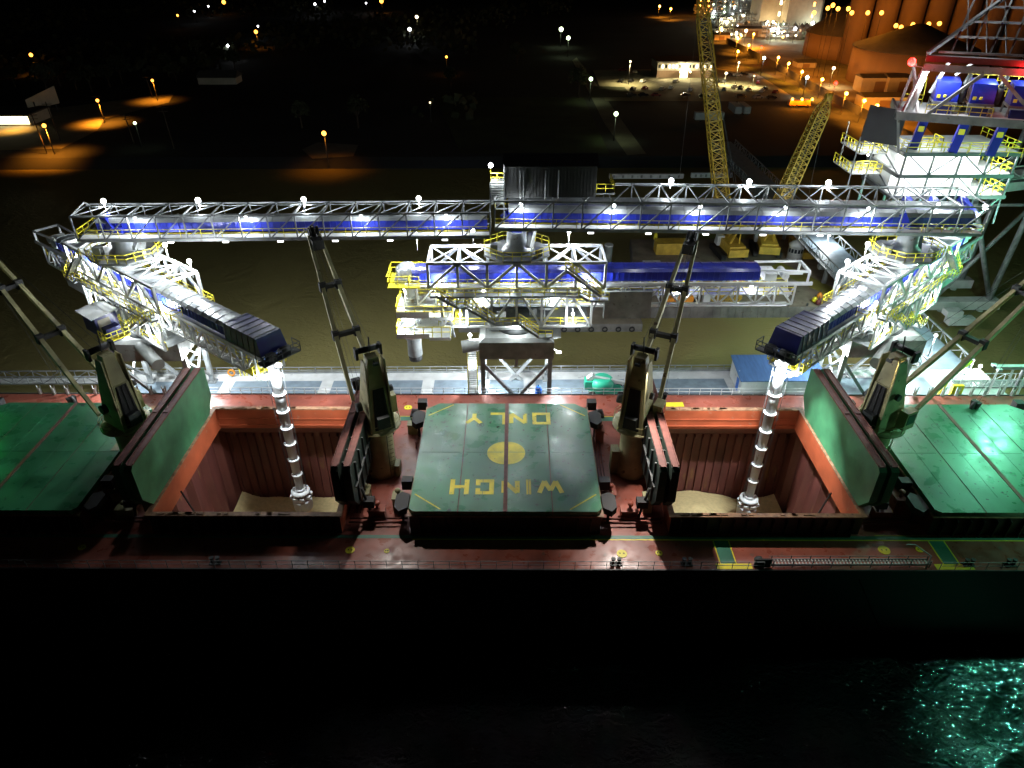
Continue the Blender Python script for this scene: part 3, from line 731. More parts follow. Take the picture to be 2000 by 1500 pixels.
# boom lift
bl = thing('boom_lift', 'teal boom lift with white boom parked on the dock beside the third ship crane', 'boom lift', (15.2, 87, DZ))
mb = MB(); mb.hexa([(12.2, 85.8, DZ+.6), (17.4, 85.8, DZ+.6), (17.4, 87.8, DZ+.6), (12.2, 87.8, DZ+.6), (12.5, 86, DZ+1.1), (17.0, 86, DZ+1.1), (17.0, 87.6, DZ+1.1), (12.5, 87.6, DZ+1.1)]); mb.build('chassis', M['teal'], bl)
mb = MB(); mb.lathe((14.2, 86.9, DZ+1.1), [(.9, 0), (.9, .2), (1.7, .3), (1.8, 1.2), (1.3, 1.7)], 14); mb.box(11.6, 13.2, 86.1, 87.7, DZ+1.2, DZ+2.5); mb.build('turret', M['teal'], bl)
for x in (12.7, 16.9):
    for y in (85.6, 87.6): mb = MB(); mb.tube((x, y, DZ+.55), (x, y+.45, DZ+.55), .52, n=14); wv = mb.build('wheel', M['black'], bl); mb = MB(); mb.tube((x, y-.02, DZ+.55), (x, y, DZ+.55), .25, n=10); mb.build('rim', M['conc'], wv)
mb = MB(); mb.beam((12.2, 86.9, DZ+3.0), (20.3, 86.0, DZ+1.8), .42, .5); mb.beam((12.0, 86.9, DZ+2.5), (12.9, 86.9, DZ+3.2), .8, .6); mb.build('boom', M['white'], bl)
mb = MB(); mb.rail([(20.3, 85.3, DZ+1.1), (21.5, 85.3, DZ+1.1), (21.5, 86.6, DZ+1.1), (20.3, 86.6, DZ+1.1)], 1.1, 1, .1, close=True); mb.box(20.3, 21.5, 85.3, 86.6, DZ+1.0, DZ+1.1); mb.build('basket', M['dark'], bl)
mb = MB()
bb = thing('blue_tank', 'upright bright blue tank at the foot of the middle tower', 'tank', (4.7, 84.6, DZ))
mb.lathe((4.7, 84.6, DZ), [(.48, 0), (.48, 2.5), (.3, 2.75), (.1, 2.8)], 14); mb.build('shell', M['bluep'], bb); mb = MB(); mb.tube((4.7, 84.6, DZ+2.8), (4.7, 84.6, DZ+3.1), .09); mb.build('valve', M['dark'], bb)
for i, (x, y, m_) in enumerate(((1.2, 84.3, 'orange'), (2.2, 84.4, 'white'), (2.9, 84.3, 'orange'), (-42.2, 92.0, 'orange'))):
    t = thing('dock_reel', ['orange drum on the dock left of the white one', 'white drum on the dock between two orange drums', 'orange drum on the dock right of the white one', 'orange ring buoy on the far dock rail behind the left loader'][i], 'drum', (x, y, DZ), 0, None)
    mb = MB()
    if i < 3: mb.tube((x-.35, y, DZ+.35), (x+.35, y, DZ+.35), .33, n=10); mb.build('barrel', M[m_], t); mb = MB(); mb.tube((x-.42, y, DZ+.35), (x-.36, y, DZ+.35), .4, n=10); mb.build('flange', M['dark'], t)
    else:
        for k in range(10): mb.beam((x+.5*cos(k*.628), y, DZ+.8+.5*sin(k*.628)), (x+.5*cos(k*.628+.628), y, DZ+.8+.5*sin(k*.628+.628)), .2)
        mb.build('ring', M[m_], t); mb = MB(); mb.beam((x, y+.05, DZ), (x, y+.1, DZ+1.3), .1); mb.build('bracket', M['galv'], t)
# gate frames with yellow stripes
gt = thing('ladder_top_rails', 'small pair of yellow safety hoops on the far dock edge left of the left spout', 'safety rail', (-40.5, 92.4, DZ))
for x in (-41.0, -40.0): mb = MB(); mb.beam((x, 92.3, DZ), (x, 92.3, DZ+1.5), .12); mb.beam((x, 92.3, DZ+1.5), (x+.6, 92.3, DZ+1.5), .12); mb.beam((x+.6, 92.3, DZ), (x+.6, 92.3, DZ+1.5), .12); mb.build('hoop', M['yellow'], gt)
# shore gangway beside the ship at far right with yellow davit
gw2 = thing('shore_gangway', 'pale shore gangway bridging from dock end to a white landing platform at the right edge', 'gangway', (73, 86, DZ))
mb = MB(); mb.box(68, 90, 87.6, 89.4, DZ+.1, DZ+.3); mb.build('walk_surface', M['galv'], gw2)
mb = MB(); mb.truss((68, 87.6, DZ+.3), (90, 87.6, DZ+.3), 1.2, 14, .1, .07); mb.truss((68, 89.4, DZ+.3), (90, 89.4, DZ+.3), 1.2, 14, .1, .07); mb.build('side_truss', M['white'], gw2)
mb = MB(); mb.box(70.5, 80, 85.2, 85.9, 11.8, 12.3); mb.box(70.5, 71.1, 84.6, 86.5, 11.8, 12.2)
for x in (71, 73.2, 75.4, 77.6): mb.beam((x, 85.4, 12), (x-.9, 84.3, 8), .3)
mb.build('landing_platform', M['white'], gw2)
dv = thing('yellow_davit', 'greenish yellow davit arm at the dock end behind the rightmost hatch', 'davit', (63.2, 84.5, DZ))
mb = MB(); mb.tube((62.6, 83.9, DZ), (63.4, 84.2, DZ+4.2), .28, n=8); mb.tube((63.4, 84.2, DZ+4.2), (67.3, 86.2, DZ+5.6), .22, n=8); mb.build('arm', M['yellow'], dv)
mb = MB(); mb.box(64.8, 66.4, 84.4, 84.9, DZ+.6, DZ+2.6); mb.build('counterweight', M['yellow'], dv)

# ================================================================ conveyor galleries
def gallery(name, label, xa, xb, za, zb, H, ya, yb, nb, conv, lamps):
    root = thing(name, label, 'conveyor gallery', ((xa+xb)/2, (ya+yb)/2, min(za, zb)))
    zf = lambda x: za + (zb-za)*(x-xa)/(xb-xa)
    X = [xa+(xb-xa)*k/nb for k in range(nb+1)]
    for y, nm in ((ya, 'near_truss'), (yb, 'far_truss')):
        mb = MB(); mb.truss((xa, y, za), (xb, y, zb), H, nb, .2, .15, alt=False)
        if y == ya:
            mb.beam((xa, y-.05, za-.0), (xb, y-.05, zb-.0), .2, .4)
        mb.build(nm.replace('near_', '').replace('far_', '') + '_side', M['galv'], root)
    mb = MB()
    for k, x in enumerate(X):
        z = zf(x)
        mb.beam((x, ya, z), (x, yb, z), .16); mb.beam((x, ya, z+H), (x, yb, z+H), .14)
        if k < nb:
            mb.beam((x, ya, z+H), (X[k+1], yb, zf(X[k+1])+H), .1)
            # bowed bracing over the far half of each bay
            pts = [Vector((x+(X[k+1]-x)*j/6, yb-.9+.9*cos(j*pi/3)*0, zf(x)+H+.05+.0*j)) + Vector((0, -1.3*sin(pi*j/6), .35*sin(pi*j/6))) for j in range(7)]
            for p, q in zip(pts, pts[1:]): mb.beam(p, q, .1)
    # end portal
    mb.beam((xa, ya, za+H), (xa+.9, (ya+yb)/2, za+H+1.0), .16); mb.beam((xa+.9, (ya+yb)/2, za+H+1.0), (xa, yb, za+H), .16)
    mb.build('roof_bracing', M['galv'], root)
    for (y0, y1) in ((ya+.15, ya+1.25),):
        mb = MB(); mb.hexa([(xa, y0, za+.1), (xb, y0, zb+.1), (xb, y1, zb+.1), (xa, y1, za+.1), (xa, y0, za+.2), (xb, y0, zb+.2), (xb, y1, zb+.2), (xa, y1, za+.2)]); mb.build('walkway', M['conc'], root)
    mb = MB(); mb.rail([(xa, ya+.2, za+.2), (xb, ya+.2, zb+.2)], 1.05, 2.6, .06); mb.rail([(xa, yb-.25, za+.2), (xb, yb-.25, zb+.2)], 1.05, 2.6, .06)
    mb.build('handrail', M['yellow'], root)
    for (yc, m1) in conv:
        b = MB(); x0, x1 = xa+1.8, xb-.4; z0, z1 = zf(x0)+.3, zf(x1)+.3
        b.hexa([(x0, yc-.95, z0), (x1, yc-.95, z1), (x1, yc+.95, z1), (x0, yc+.95, z0), (x0, yc-.95, z0+1.25), (x1, yc-.95, z1+1.25), (x1, yc+.95, z1+1.25), (x0, yc+.95, z0+1.25)])
        n = int((x1-x0)/.8)
        for k in range(n):
            x = x0+(x1-x0)*k/n; z = z0+(z1-z0)*k/n; b.box(x-.04, x+.04, yc-1.02, yc-.95, z+.05, z+1.2)
        cv = b.build('conveyor_casing', M['blue'], root)
        b = MB(); prof = [(-1.08, 1.26), (-.75, 1.72), (0, 1.92), (.75, 1.72), (1.08, 1.26)]
        for (p, q) in zip(prof, prof[1:]):
            b.face([(x0, yc+p[0], z0+p[1]), (x1, yc+p[0], z1+p[1]), (x1, yc+q[0], z1+q[1]), (x0, yc+q[0], z0+q[1])])
        n = int((x1-x0)/2.4)
        for k in range(n+1):
            x = x0+(x1-x0)*k/n; z = z0+(z1-z0)*k/n
            for p, q in zip(prof, prof[1:]): b.beam((x, yc+p[0], z+p[1]+.02), (x, yc+q[0], z+q[1]+.02), .07)
        b.build('hood', M['hood'], cv)
    for (x, dz, dy, pw, r) in lamps:
        z = zf(x)+H
        f = MB(); f.ball((x, ya+dy, z+dz), r, 8, 5); fx = f.build('floodlight', M['lw'], root)
        f = MB(); f.beam((x, ya+dy, z+dz-r*.7), (x, ya+dy+.0, z-.02 if dz > 0 else z), .07); 
        if abs(dz) > .3: f.build('bracket', M['galv'], fx)
        lamp(root, (x, ya+dy-.05, z+dz-r-.3), pw*(.28 if dz > 0 else .6), WC)
    for k in range(1, nb, 2):
        x = X[k]+1.2
        if min(abs(x-c_) for c_ in (-49.4, 1.5, 52.3)) < 6: continue
        f = MB(); f.box(x-.35, x+.35, ya-.12, ya+.12, zf(x)-.42, zf(x)-.24); f.build('underside_light', M['ltube'], root); lamp(root, (x, ya+.2, zf(x)-.6), 300 if -9 < x < 41 else 2200, WC, kind='SPOT', aim=(x, ya+3.5, 0), ang=135)
    return root
gl = gallery('conveyor_gallery', 'narrow steel truss conveyor gallery spanning the left half above the river', -53.7, -1.9, 32.2, 32.5, 3.1, 84.5, 89.2, 15, [(87.4, 'blue')],
    [(-50.2, 1.2, 2.2, 1600, .33), (-38.4, 1.2, 2.2, 1600, .36), (-25.2, 1.2, 2.2, 1600, .33), (-10.8, 1.2, 2.2, 1600, .32),
     (-46.2, -.5, .9, 700, .2), (-32.4, -.5, .9, 700, .2), (-18.0, -.5, .9, 700, .2), (-7.4, -.5, .9, 900, .2)])
gr = gallery('conveyor_gallery', 'wide double conveyor gallery spanning the right half to the transfer tower', -1.3, 60.5, 33.5, 32.5, 3.6, 84.5, 92.2, 17, [(87.3, 'blue'), (90.6, 'blue')],
    [(21.6, .9, 6.2, 2200, .36), (31.8, .9, 6.2, 2200, .36), (42.2, .9, 6.2, 2200, .38),
     (2.0, -.7, .9, 900, .22), (13.6, -.7, .9, 800, .22), (24.4, -.7, .9, 800, .22), (35.1, -.7, .9, 800, .22), (45.6, -.7, .9, 900, .22), (55.5, -.7, 2.9, 1200, .24)])
mb = MB(); mb.hexa([(-53.6, 84.6, 32.25), (-51.9, 84.6, 32.25), (-51.9, 89.1, 32.25), (-53.6, 89.1, 32.25), (-53.6, 84.6, 32.4), (-51.9, 84.6, 32.4), (-51.9, 89.1, 32.4), (-53.6, 89.1, 32.4)]); mb.build('end_platform', M['white'], gl)
mb = MB(); mb.rail([(-53.6, 84.7, 32.4), (-53.6, 89, 32.4), (-49, 89, 32.4)], 1.1, 1.3, .09); mb.build('end_handrail', M['yellow'], gl)
# drive house on top of the right gallery
dh = thing('drive_house', 'dark windowless sheet metal drive house standing on top of the gallery', 'machine house', (5.6, 88, 36.9))
mb = MB(); mb.box(0.0, 11.3, 86.0, 91.6, 37.0, 40.9)
for k in range(28): x = .2+k*.4; mb.box(x, x+.06, 85.96, 86.0, 37.05, 40.85)
mb.build('wall', M['housed'], dh)
mb = MB(); mb.hexa([(-.2, 85.7, 40.92), (11.5, 85.7, 40.92), (11.5, 91.8, 40.92), (-.2, 91.8, 40.92), (-.2, 88.6, 41.7), (11.5, 88.6, 41.7), (11.5, 88.9, 41.7), (-.2, 88.9, 41.7)]); mb.build('roof', M['dark'], dh)
for x in (1.9, 2.3, 5.0, 6.6): mb = MB(); mb.tube((x, 85.8, 36.9), (x, 85.8, 40.4), .07, n=6); mb.build('conduit', M['galv'], dh)
mb = MB(); mb.box(11.35, 13.8, 86.5, 91, 37.2, 37.4); mb.build('side_platform', M['dark'], dh)
mb = MB(); mb.rail([(11.4, 86.6, 37.4), (13.7, 86.6, 37.4), (13.7, 90.9, 37.4)], 1.1, 1.2, .09); mb.build('handrail', M['yellow'], dh)
ss = thing('stair_landing', 'white stair landing with yellow rail and lamp left of the dark drive house', 'stair landing', (-.9, 86, 35.6))
mb = MB(); mb.box(-1.75, -.12, 85.9, 87.4, 38.9, 39.0)
for k in range(9): mb.box(-1.7, -.15, 85.6+.0*k, 85.9, 36.3+k*.3, 36.34+k*.3)
mb.box(-1.75, -.1, 86.0, 86.05, 36.2, 38.9); mb.build('landing', M['white'], ss)
mb = MB(); mb.rail([(-1.75, 87.4, 39), (-1.75, 85.9, 39), (-.12, 85.9, 39)], 1.1, .8, .09); mb.build('handrail', M['yellow'], ss)
mb = MB(); 
for x in (-1.8, -.1): mb.beam((x, 85.8, 33.2), (x, 85.8, 41.2 if x > -1 else 39), .13)
mb.build('post', M['galv'], ss)
mb = MB(); mb.ball((-1.7, 86.4, 40.9), .3); mb.build('lamp_head', M['lw'], ss); lamp(ss, (-1.2, 85.3, 40.3), 350, WC)

# ================================================================ ship loaders
def loader(px, py, ang, tip, tail, ns, label, spout_z=None, cab=False):
    root = thing('ship_loader', label, 'ship loader', (px, py, DZ), 0, 'ship loaders hanging from the gallery line')
    T = Matrix.Translation((px, py, 0)) @ Matrix.Rotation(ang, 4, 'Z')
    # --- tower on the dock (does not turn)
    for sx in (-4.7, 4.7):
        for y in (84.3, 90.6):
            mb = MB(); mb.beam((px+sx, y, DZ+.0), (px+sx, y, 15.4), .62); mb.box(px+sx-.6, px+sx+.6, y-.6, y+.6, DZ+.02, DZ+.3); mb.build('tower_leg', M['grey'] if y < 86 else M['galv'], root)
    mb = MB()
    for y in (84.3, 90.6):
        mb.beam((px-4.7, y, 13.9), (px, y, 8.0), .42); mb.beam((px+4.7, y, 13.9), (px, y, 8.0), .42); mb.beam((px, y, 8.0), (px-.9, y, DZ+.1), .4); mb.beam((px, y, 8.0), (px+.9, y, DZ+.1), .4)
        mb.beam((px-4.7, y, 14.9), (px+4.7, y, 14.9), .3); mb.beam((px, y, 13.4), (px, y, 15.2), .4)
    for x in (px-4.7, px+4.7): mb.beam((x, 84.3, 8.2), (x, 90.6, 14.6), .3); mb.beam((x, 90.6, 8.2), (x, 84.3, 14.6), .3)
    mb.beam((px-4.7, 90.6, 11), (px+4.7, 90.6, 11), .15)
    mb.build('cross_brace', M['galv'], root)
    mb = MB()
    A = [(px-5.1, 82.9), (px+5.1, 82.9), (px+5.1, 91.6), (px-5.1, 91.6)]; B = [(px-4.3, 83.4), (px+4.3, 83.4), (px+4.3, 91.1), (px-4.3, 91.1)]
    mb.hexa([(x, y, 15.4) for x, y in A] + [(x, y, 18.0) for x, y in A]); mb.hexa([(x, y, 18.003) for x, y in A] + [(x, y, 18.5) for x, y in B])
    mb.build('cap_girder', M['grey'], root)
    mb = MB(); mb.lathe((px, py, 18.5), [(2.9, 0), (2.5, .5), (2.5, 1.1)], 20); mb.build('slew_bearing', M['dark'], root)
    # --- upper pivot platform
    mb = MB(); oc = [(px+4.6*cos(pi/8+k*pi/4), py+4.0*sin(pi/8+k*pi/4)) for k in range(8)]
    mb.prism(oc, 29.4, 29.7); pf = mb.build('pivot_platform', M['grey'], root)
    mb = MB(); mb.rail([(x, y, 29.7) for x, y in oc], 1.15, 1.3, .08, close=True); mb.build('handrail', M['yellow'], pf)
    mb = MB(); mb.lathe((px, py, 29.72), [(2.0, 0), (1.9, .35), (1.35, .9), (1.25, 2.6)], 18); mb.build('pivot_hub', M['galv'], root)
    mb = MB(); mb.taper((px+1.5, py, 29.9), (px+2.2, py+1.5, 31.9), 1.0, 1.6, .6, 1.0); mb.build('transfer_chute', M['grey'], root); mb = MB(); mb.box(px-3.4, px-2.5, py-1.4, py-.4, 29.72, 30.9); mb.build('control_cabinet', M['grey'], root); mb = MB(); mb.box(px+2.4, px+3.3, py-2.2, py-1.2, 29.72, 30.6); mb.build('gearbox', M['grey'], root)
    mb = MB(); mb.beam((px, py, 32.3), (px, py, 33.2), 1.3); mb.beam((px-.3, py, 32.3), (px-1.6, py+.5, 34.6), 1.0); mb.build('feed_chute', M['blue'], root)
    # --- slewing frame
    F = lambda: MB(T)
    W = 2.9; u0, u1 = -11.5, 11.5; zt, zm, zb = 29.1, 25.6, 19.9
    for v in (-W, W):
        m = F(); m.truss((u0, v, zm), (u1, v, zm), zt-zm, 6, .34, .34, alt=True); m.build('frame_side', M['white'], root)
        m = F(); m.truss((u0+1.5, v, zb), (u1-1.5, v, zb), zm-zb-.1, 6, .26, .28, alt=True); m.build('lower_frame_side', M['white'], root)
        m = F(); m.beam((u0+.8, v, zm-1.6), (u0+2, v, zb), .2)
        m.truss((u0+1.5, v*.98, (zm+zb)/2), (u1-1.5, v*.98, (zm+zb)/2), .01, 6, .16, .1); m.build('frame_strut', M['greenlit'] if px > 20 and v*ns > 0 else M['galv'], root)  # near struts of the right loader carry the green glow in their colour
    for k in range(7):
        m = F(); u = u0 + (u1-u0)*k/6
        m.beam((u, -W, zt), (u, W, zt), .26)
        if k in (0, 1, 4, 5): m.beam((u, -W, zt), (u+(u1-u0)/6, W, zt), .16); m.beam((u, W, zt), (u+(u1-u0)/6, -W, zt), .16)
        if 0 < k < 6: m.beam((u, -W, zb), (u, W, zb), .26); m.beam((u, -W, zm-.3), (u, W, zm-.3), .3)
        for v in (-W, W):
            if 0 < k < 6: m.beam((u, v, zb+.3), (u, -v, zm-.5), .16)
        m.build('cross_frame', M['white'], root)
    # machinery inside the lower frame
    rnd = random.Random(px)
    for k in range(16):
        m = F(); u = rnd.uniform(-9, 9); v = rnd.uniform(-2.2, 2.2); z = rnd.choice((zb+.2, (zm+zb)/2+.1)); s = rnd.uniform(.5, 1.1)
        if k % 3 == 0: m.tube((u-s, v, z+.6), (u+s, v, z+.6), .35, n=8)
        else: m.box(u-s*.7, u+s*.7, v-s*.5, v+s*.5, z, z+s*1.3)
        m.build('equipment_box', M[rnd.choice(['white', 'galv', 'grey', 'hood', 'yellow'])], root)
    m = F()
    for z in (zb+.1, (zm+zb)/2, ): m.box(u0+1.6, u1-1.6, -W+.3, W-.3, z, z+.1)
    m.build('frame_floor', M['galv'], root)
    # lower sloping beam with tube
    m = F(); m.tube((-6, ns*1.4, 18.2), (7.5, ns*3.4, 17.0), .85, n=12); m.box(-3.6, 3.6, -2.6, 2.6, 19.2, 19.85); m.build('slew_beam', M['grey'], root)
    # walkways and stairs on the river side and on the far side
    v0, v1 = ns*(W+.25), ns*(W+1.25)
    va, vb = min(v0, v1), max(v0, v1)
    path = [(-12.2, 24.7), (-10.2, 24.7), (-8.8, 25.0), (9.5, 25.0)]
    m = F(); r = F()
    for (a, b) in ((u0-.5, -9.5), (-8.0, u1-.2)):
        zz = 25.1 if a > u0 else 24.4; m.box(a, b, va, vb, zz-.35, zz-.1); r.rail([(a, v1, zz-.1), (b, v1, zz-.1)], 1.1, 1.5, .075)
    stairs = [((-9.4, 24.3), (-8.1, 25.0)), ((-10.9, 24.9), (-6.2, 28.6)), ((10.5, 25.0), (7.9, 23.4)), ((6.8, 23.4), (2.9, 20.8)), ((-.3, 20.8), (-2.9, 18.9))]
    for (a, b) in stairs:
        for vv in (v0, v1): m.beam((a[0], vv, a[1]), (b[0], vv, b[1]), .1, .32)
        n = int(abs(a[0]-b[0])/.3)+1
        for k in range(n+1): f = k/n; m.box(a[0]+(b[0]-a[0])*f-.12, a[0]+(b[0]-a[0])*f+.12, va, vb, a[1]+(b[1]-a[1])*f-.02, a[1]+(b[1]-a[1])*f+.04)
        for vv in (v0, v1): r.rail([(a[0], vv, a[1]+.1), (b[0], vv, b[1]+.1)], 1.05, 1.2, .075)
    for (a, b, zz) in ((6.8, 7.9, 23.4), (-.3, 2.9, 20.8), (-4.8, -2.9, 18.9)):
        m.box(a, b, va-.1, vb+.1, zz-.15, zz); r.rail([(a, v1, zz), (b, v1, zz)], 1.05, 1.2, .075)
    m.build('stair_flight', M['galv'], root); r.build('stair_handrail', M['yellow'], root)
    r = F()
    for z, v in ((zm+.05, W-.2), (zm+.05, -W+.2), ((zm+zb)/2+.1, W), ((zm+zb)/2+.1, -W), (zb+.2, W), (zb+.2, -W)): r.rail([(u0+1.5, v, z), (u1-1, v, z)], 1.05, 2.1, .075)
    r.rail([(u1+.2, -W, zm), (u1+2.6, -W, zm), (u1+2.6, W, zm), (u1+.2, W, zm)], 1.1, 1.3, .08)
    r.build('handrail', M['yellow'], root)
    # front platforms of the frame
    for z, ua, ub, hh in ((21.3, u1-3.0, u1+4.6, .9), (18.2, u1-2.5, u1+4.8, .7)):
        if tip < 20:
            m = F(); m.box(ua, ub, -W-.2, W+.2, z, z+.15); m.box(ub-4.4, ub, ns*(W+.2)-.06, ns*(W+.2)+.06, z, z+hh); m.box(ub-.06, ub+.06, -W, W, z, z+hh)
            m.box(ua, ub-4.4, ns*(W+.2)-.05, ns*(W+.2)+.05, z-.3, z+.16); m.build('front_platform', M['white'], root)
            r = F(); r.rail([(ua, ns*(W+.2), z+.15), (ub, ns*(W+.2), z+.15), (ub, -ns*(W+.2), z+.15), (ua, -ns*(W+.2), z+.15)], 1.6, 1.3, .09); r.build('handrail', M['yellow'], root)
    if tip < 20:
        m = F(); m.beam((u1-3, ns*W, 18.3), (u1-2, ns*W, zm), .25); m.beam((u1-3, -ns*W, 18.3), (u1-2, -ns*W, zm), .25); m.beam((u1-1, 0, 20), (u1+5, 0, 20), .5); m.build('platform_hanger', M['galv'], root)
    # counterweight
    m = F(); m.box(u0-6.6, u0-.3, ns*(W-1.2)-.4, ns*(W-1.2)+.4, 20.6, 24.5); m.box(u0-6.7, u0-.2, ns*(W-1.2)-.55, ns*(W-1.2)+.55, 24.5, 24.65); m.box(u0-6.6, u0-.3, -ns*(W-1.2)-.4, -ns*(W-1.2)+.4, 20.6, 24.5); m.build('counterweight', M['greenlit'] if px > 20 else M['grey'], root)
    # --- boom (shuttle)
    L = tip - tail
    n = int(L/2.6)
    for v in (-1.75, 1.75):
        m = F(); m.truss((tail+1.6, v, 22.5), (tip-1.5, v, 22.5), 2.9, n, .22, .2, alt=True); m.beam((tail-.5, v, 25.5), (tip, v, 25.5), .3, .45)
        m.build('boom_truss', M['white'] if px < 20 else M['galv'], root)
    m = F()
    for k in range(n+1):
        u = tail+1.6+(L-3.1)*k/n; m.beam((u, -1.75, 22.5), (u, 1.75, 22.5), .16); m.beam((u, -1.75, 25.4), (u, 0, 22.6), .14); m.beam((u, 1.75, 25.4), (u, 0, 22.6), .14)
    m.build('boom_cross_brace', M['white'], root)
    m = F(); m.tube((tail+2, ns*.9, 22.1), (tip-1.5, ns*.9, 22.1), .32, n=8); m.build('service_pipe', M['white'], root)
    m = F(); m.box(tail+1.6, tip-1.5, -1.2, 1.2, 23.6, 23.68); m.build('boom_floor', M['conc'], root)
    r = F(); r.rail([(tail+1.6, -1.5, 23.7), (tip-1.5, -1.5, 23.7)], 1.1, 2, .08); r.rail([(tail+1.6, 1.5, 23.7), (tip-1.5, 1.5, 23.7)], 1.1, 2, .08); r.build('boom_handrail', M['yellow'], root)
    a, b = tail+6.6, tip-6.5 if tip > 20 else tip-1.0
    c = F(); c.box(a, b, -1.35, 1.35, 25.8, 27.1)
    k = a
    while k < b: c.box(k-.05, k+.05, -1.42, -1.35, 25.85, 27.05); c.box(k-.05, k+.05, 1.35, 1.42, 25.85, 27.05); k += .75
    cv = c.build('conveyor_cover', M['blue'], root)
    prof = [(-1.5, 27.1), (-1.15, 27.4), (-.5, 27.55), (.5, 27.55), (1.15, 27.4), (1.5, 27.1)]
    c = F()
    for p, q in zip(prof, prof[1:]): c.face([(a, p[0], p[1]), (b, p[0], p[1]), (b, q[0], q[1]), (a, q[0], q[1])])
    for uu in (a, b): c.face([(uu, y, z) for y, z in prof])
    k = a
    while k < b:
        for p, q in zip(prof, prof[1:]): c.beam((k, p[0], p[1]+.02), (k, q[0], q[1]+.02), .07)
        k += 1.5
    c.build('cover_roof', M['hood'] if px < -20 or px > 20 else M['navy'], cv)  # weaker light on the middle roof put into its navy colour
    if tip > 20:                                             # extended head box
        c = F(); c.hexa([(tip-6.8,-1.75,25.75),(tip,-1.75,25.75),(tip,1.75,25.75),(tip-6.8,1.75,25.75),(tip-6.8,-1.6,27.75),(tip-.6,-1.6,27.75),(tip-.6,1.6,27.75),(tip-6.8,1.6,27.75)]); hd = c.build('head_box', M['navy'], root)
        c = F()
        for k in range(6): u = tip-6.5+k*1.1; c.beam((u, -1.6, 27.77), (u, 1.6, 27.77), .06); c.beam((u, -1.8, 25.8), (u, -1.64, 27.7), .07); c.beam((u, 1.8, 25.8), (u, 1.64, 27.7), .07)
        c.build('stiffener', M['dark'], hd)
        c = F(); c.box(tip+.05, tip+1.4, -2.4, 2.4, 25.2, 25.35); c.rail([(tip, -2.4, 25.35), (tip+1.4, -2.4, 25.35), (tip+1.4, 2.4, 25.35), (tip, 2.4, 25.35)], 1.1, 1.2, .08); c.box(tip+.3, tip+1.1, -1.5, -.5, 25.35, 26.1); c.tube((tip+.6, .2, 25.8), (tip+.6, 1.5, 25.8), .4, n=10); c.build('head_platform', M['dark'], root)
        c = F(); c.rail([(tip-1.6, -2.2, 23.0), (tip-1.6, 2.2, 23.0), (tip-3.4, 2.2, 23.0)], 1.1, .8, .08); c.box(tip-3.4, tip-1.6, -2.2, 2.2, 22.85, 23); c.build('lower_head_platform', M['yellow'], root)
    else:
        c = F(); c.lathe((tip-.2, 0, 25.7), [(1.5, 0), (1.5, 1.6), (.9, 2.1)], 12); c.box(tip-.4, tip+1.4, -1.5, 1.5, 25.5, 26.2); c.build('head_box', M['hood'], root)
        c = F(); c.rail([(tip-2, -2.4, 25.5), (tip+2.2, -2.4, 25.5), (tip+2.2, 2.4, 25.5), (tip-2, 2.4, 25.5)], 1.5, 1.2, .09); c.box(tip-2, tip+2.2, -2.4, 2.4, 25.3, 25.45); c.build('head_platform', M['yellow'], root)
    # tail frame
    c = F(); c.beam((tail+.2, -1.75, 27.2), (tail+.2, 1.75, 27.2), .3); c.beam((tail+.2, -1.75, 25.6), (tail+.2, -1.75, 27.2), .25); c.beam((tail+.2, 1.75, 25.6), (tail+.2, 1.75, 27.2), .25)
    c.beam((tail+.2, -1.75, 27.2), (a, -1.4, 27.3), .25); c.beam((tail+.2, 1.75, 27.2), (a, 1.4, 27.3), .25); c.tube((tail+3, -1.2, 26.3), (tail+3, 1.2, 26.3), .5, n=10); c.box(tail+4.2, tail+5.8, -1.3, 1.3, 25.7, 26.7)
    c.build('tail_frame', M['white'], root)
    # spout
    P = T @ Vector((tip-.9 if tip > 20 else tip, 0, 0)); x, y = P.x, P.y
    if spout_z is not None:
        s_ = MB(); s_.lathe((x, y, 24.6), [(.75, .9), (.75, 0)][::-1], 16); s_.build('spout_neck', M['bluep'], root)
        n = 8; top_, bot = 24.6, spout_z+2.4; st_ = (top_-bot)/n
        for k in range(n):
            z1 = top_-k*st_; z0 = z1-st_; s_ = MB()
            s_.lathe((x, y, 0), [(.47+.02*(7-k), z0-.25), (.52+.02*(7-k), z1-.1), (.54+.02*(7-k), z1+.02)], 16); seg = s_.build('spout_section', M['spoutm'], root)
            s_ = MB(); s_.lathe((x, y, 0), [(.5+.02*(7-k), z0-.04), (.62+.025*(7-k), z0), (.66+.025*(7-k), z0+.12), (.52+.02*(7-k), z0+.2)], 16); s_.build('collar', M['white'], seg)
            s_ = MB(); s_.box(x-.85, x+.85, y-.06, y+.06, z0+.03, z0+.1); s_.build('guide_bracket', M['dark'], seg)
        s_ = MB()
        for dx, dy in ((-1.0, -.2), (1.0, -.2), (-.85, .3), (.85, .3)): s_.beam((x+dx, y+dy, 25.2), (x+dx*.85, y+dy, spout_z+1.6), .04)
        s_.build('hoist_rope', M['dark'], root)
        s_ = MB(); s_.lathe((x, y, spout_z), [(1.15, -.7), (1.3, .0), (1.3, .8), (.8, 1.3)], 8, False); sp = s_.build('spreader_head', M['spoutm'], root)
        for k in range(8):
            a_ = k*pi/4+.3; s_ = MB(); q = Vector((x+1.05*cos(a_), y+1.05*sin(a_), spout_z+1.2)); s_.box(q.x-.32, q.x+.32, q.y-.22, q.y+.22, q.z, q.z+.42); s_.beam(q, (x+.8*cos(a_+.5), y+.8*sin(a_+.5), spout_z+2.2), .14); s_.build('drive_unit', M['white'], sp)
        s_ = MB(); s_.lathe((x, y, spout_z+1.9), [(.95, 0), (1.2, .1), (1.2, .3), (.8, .4)], 14); s_.build('ring', M['white'], sp)
    else:
        s_ = MB()
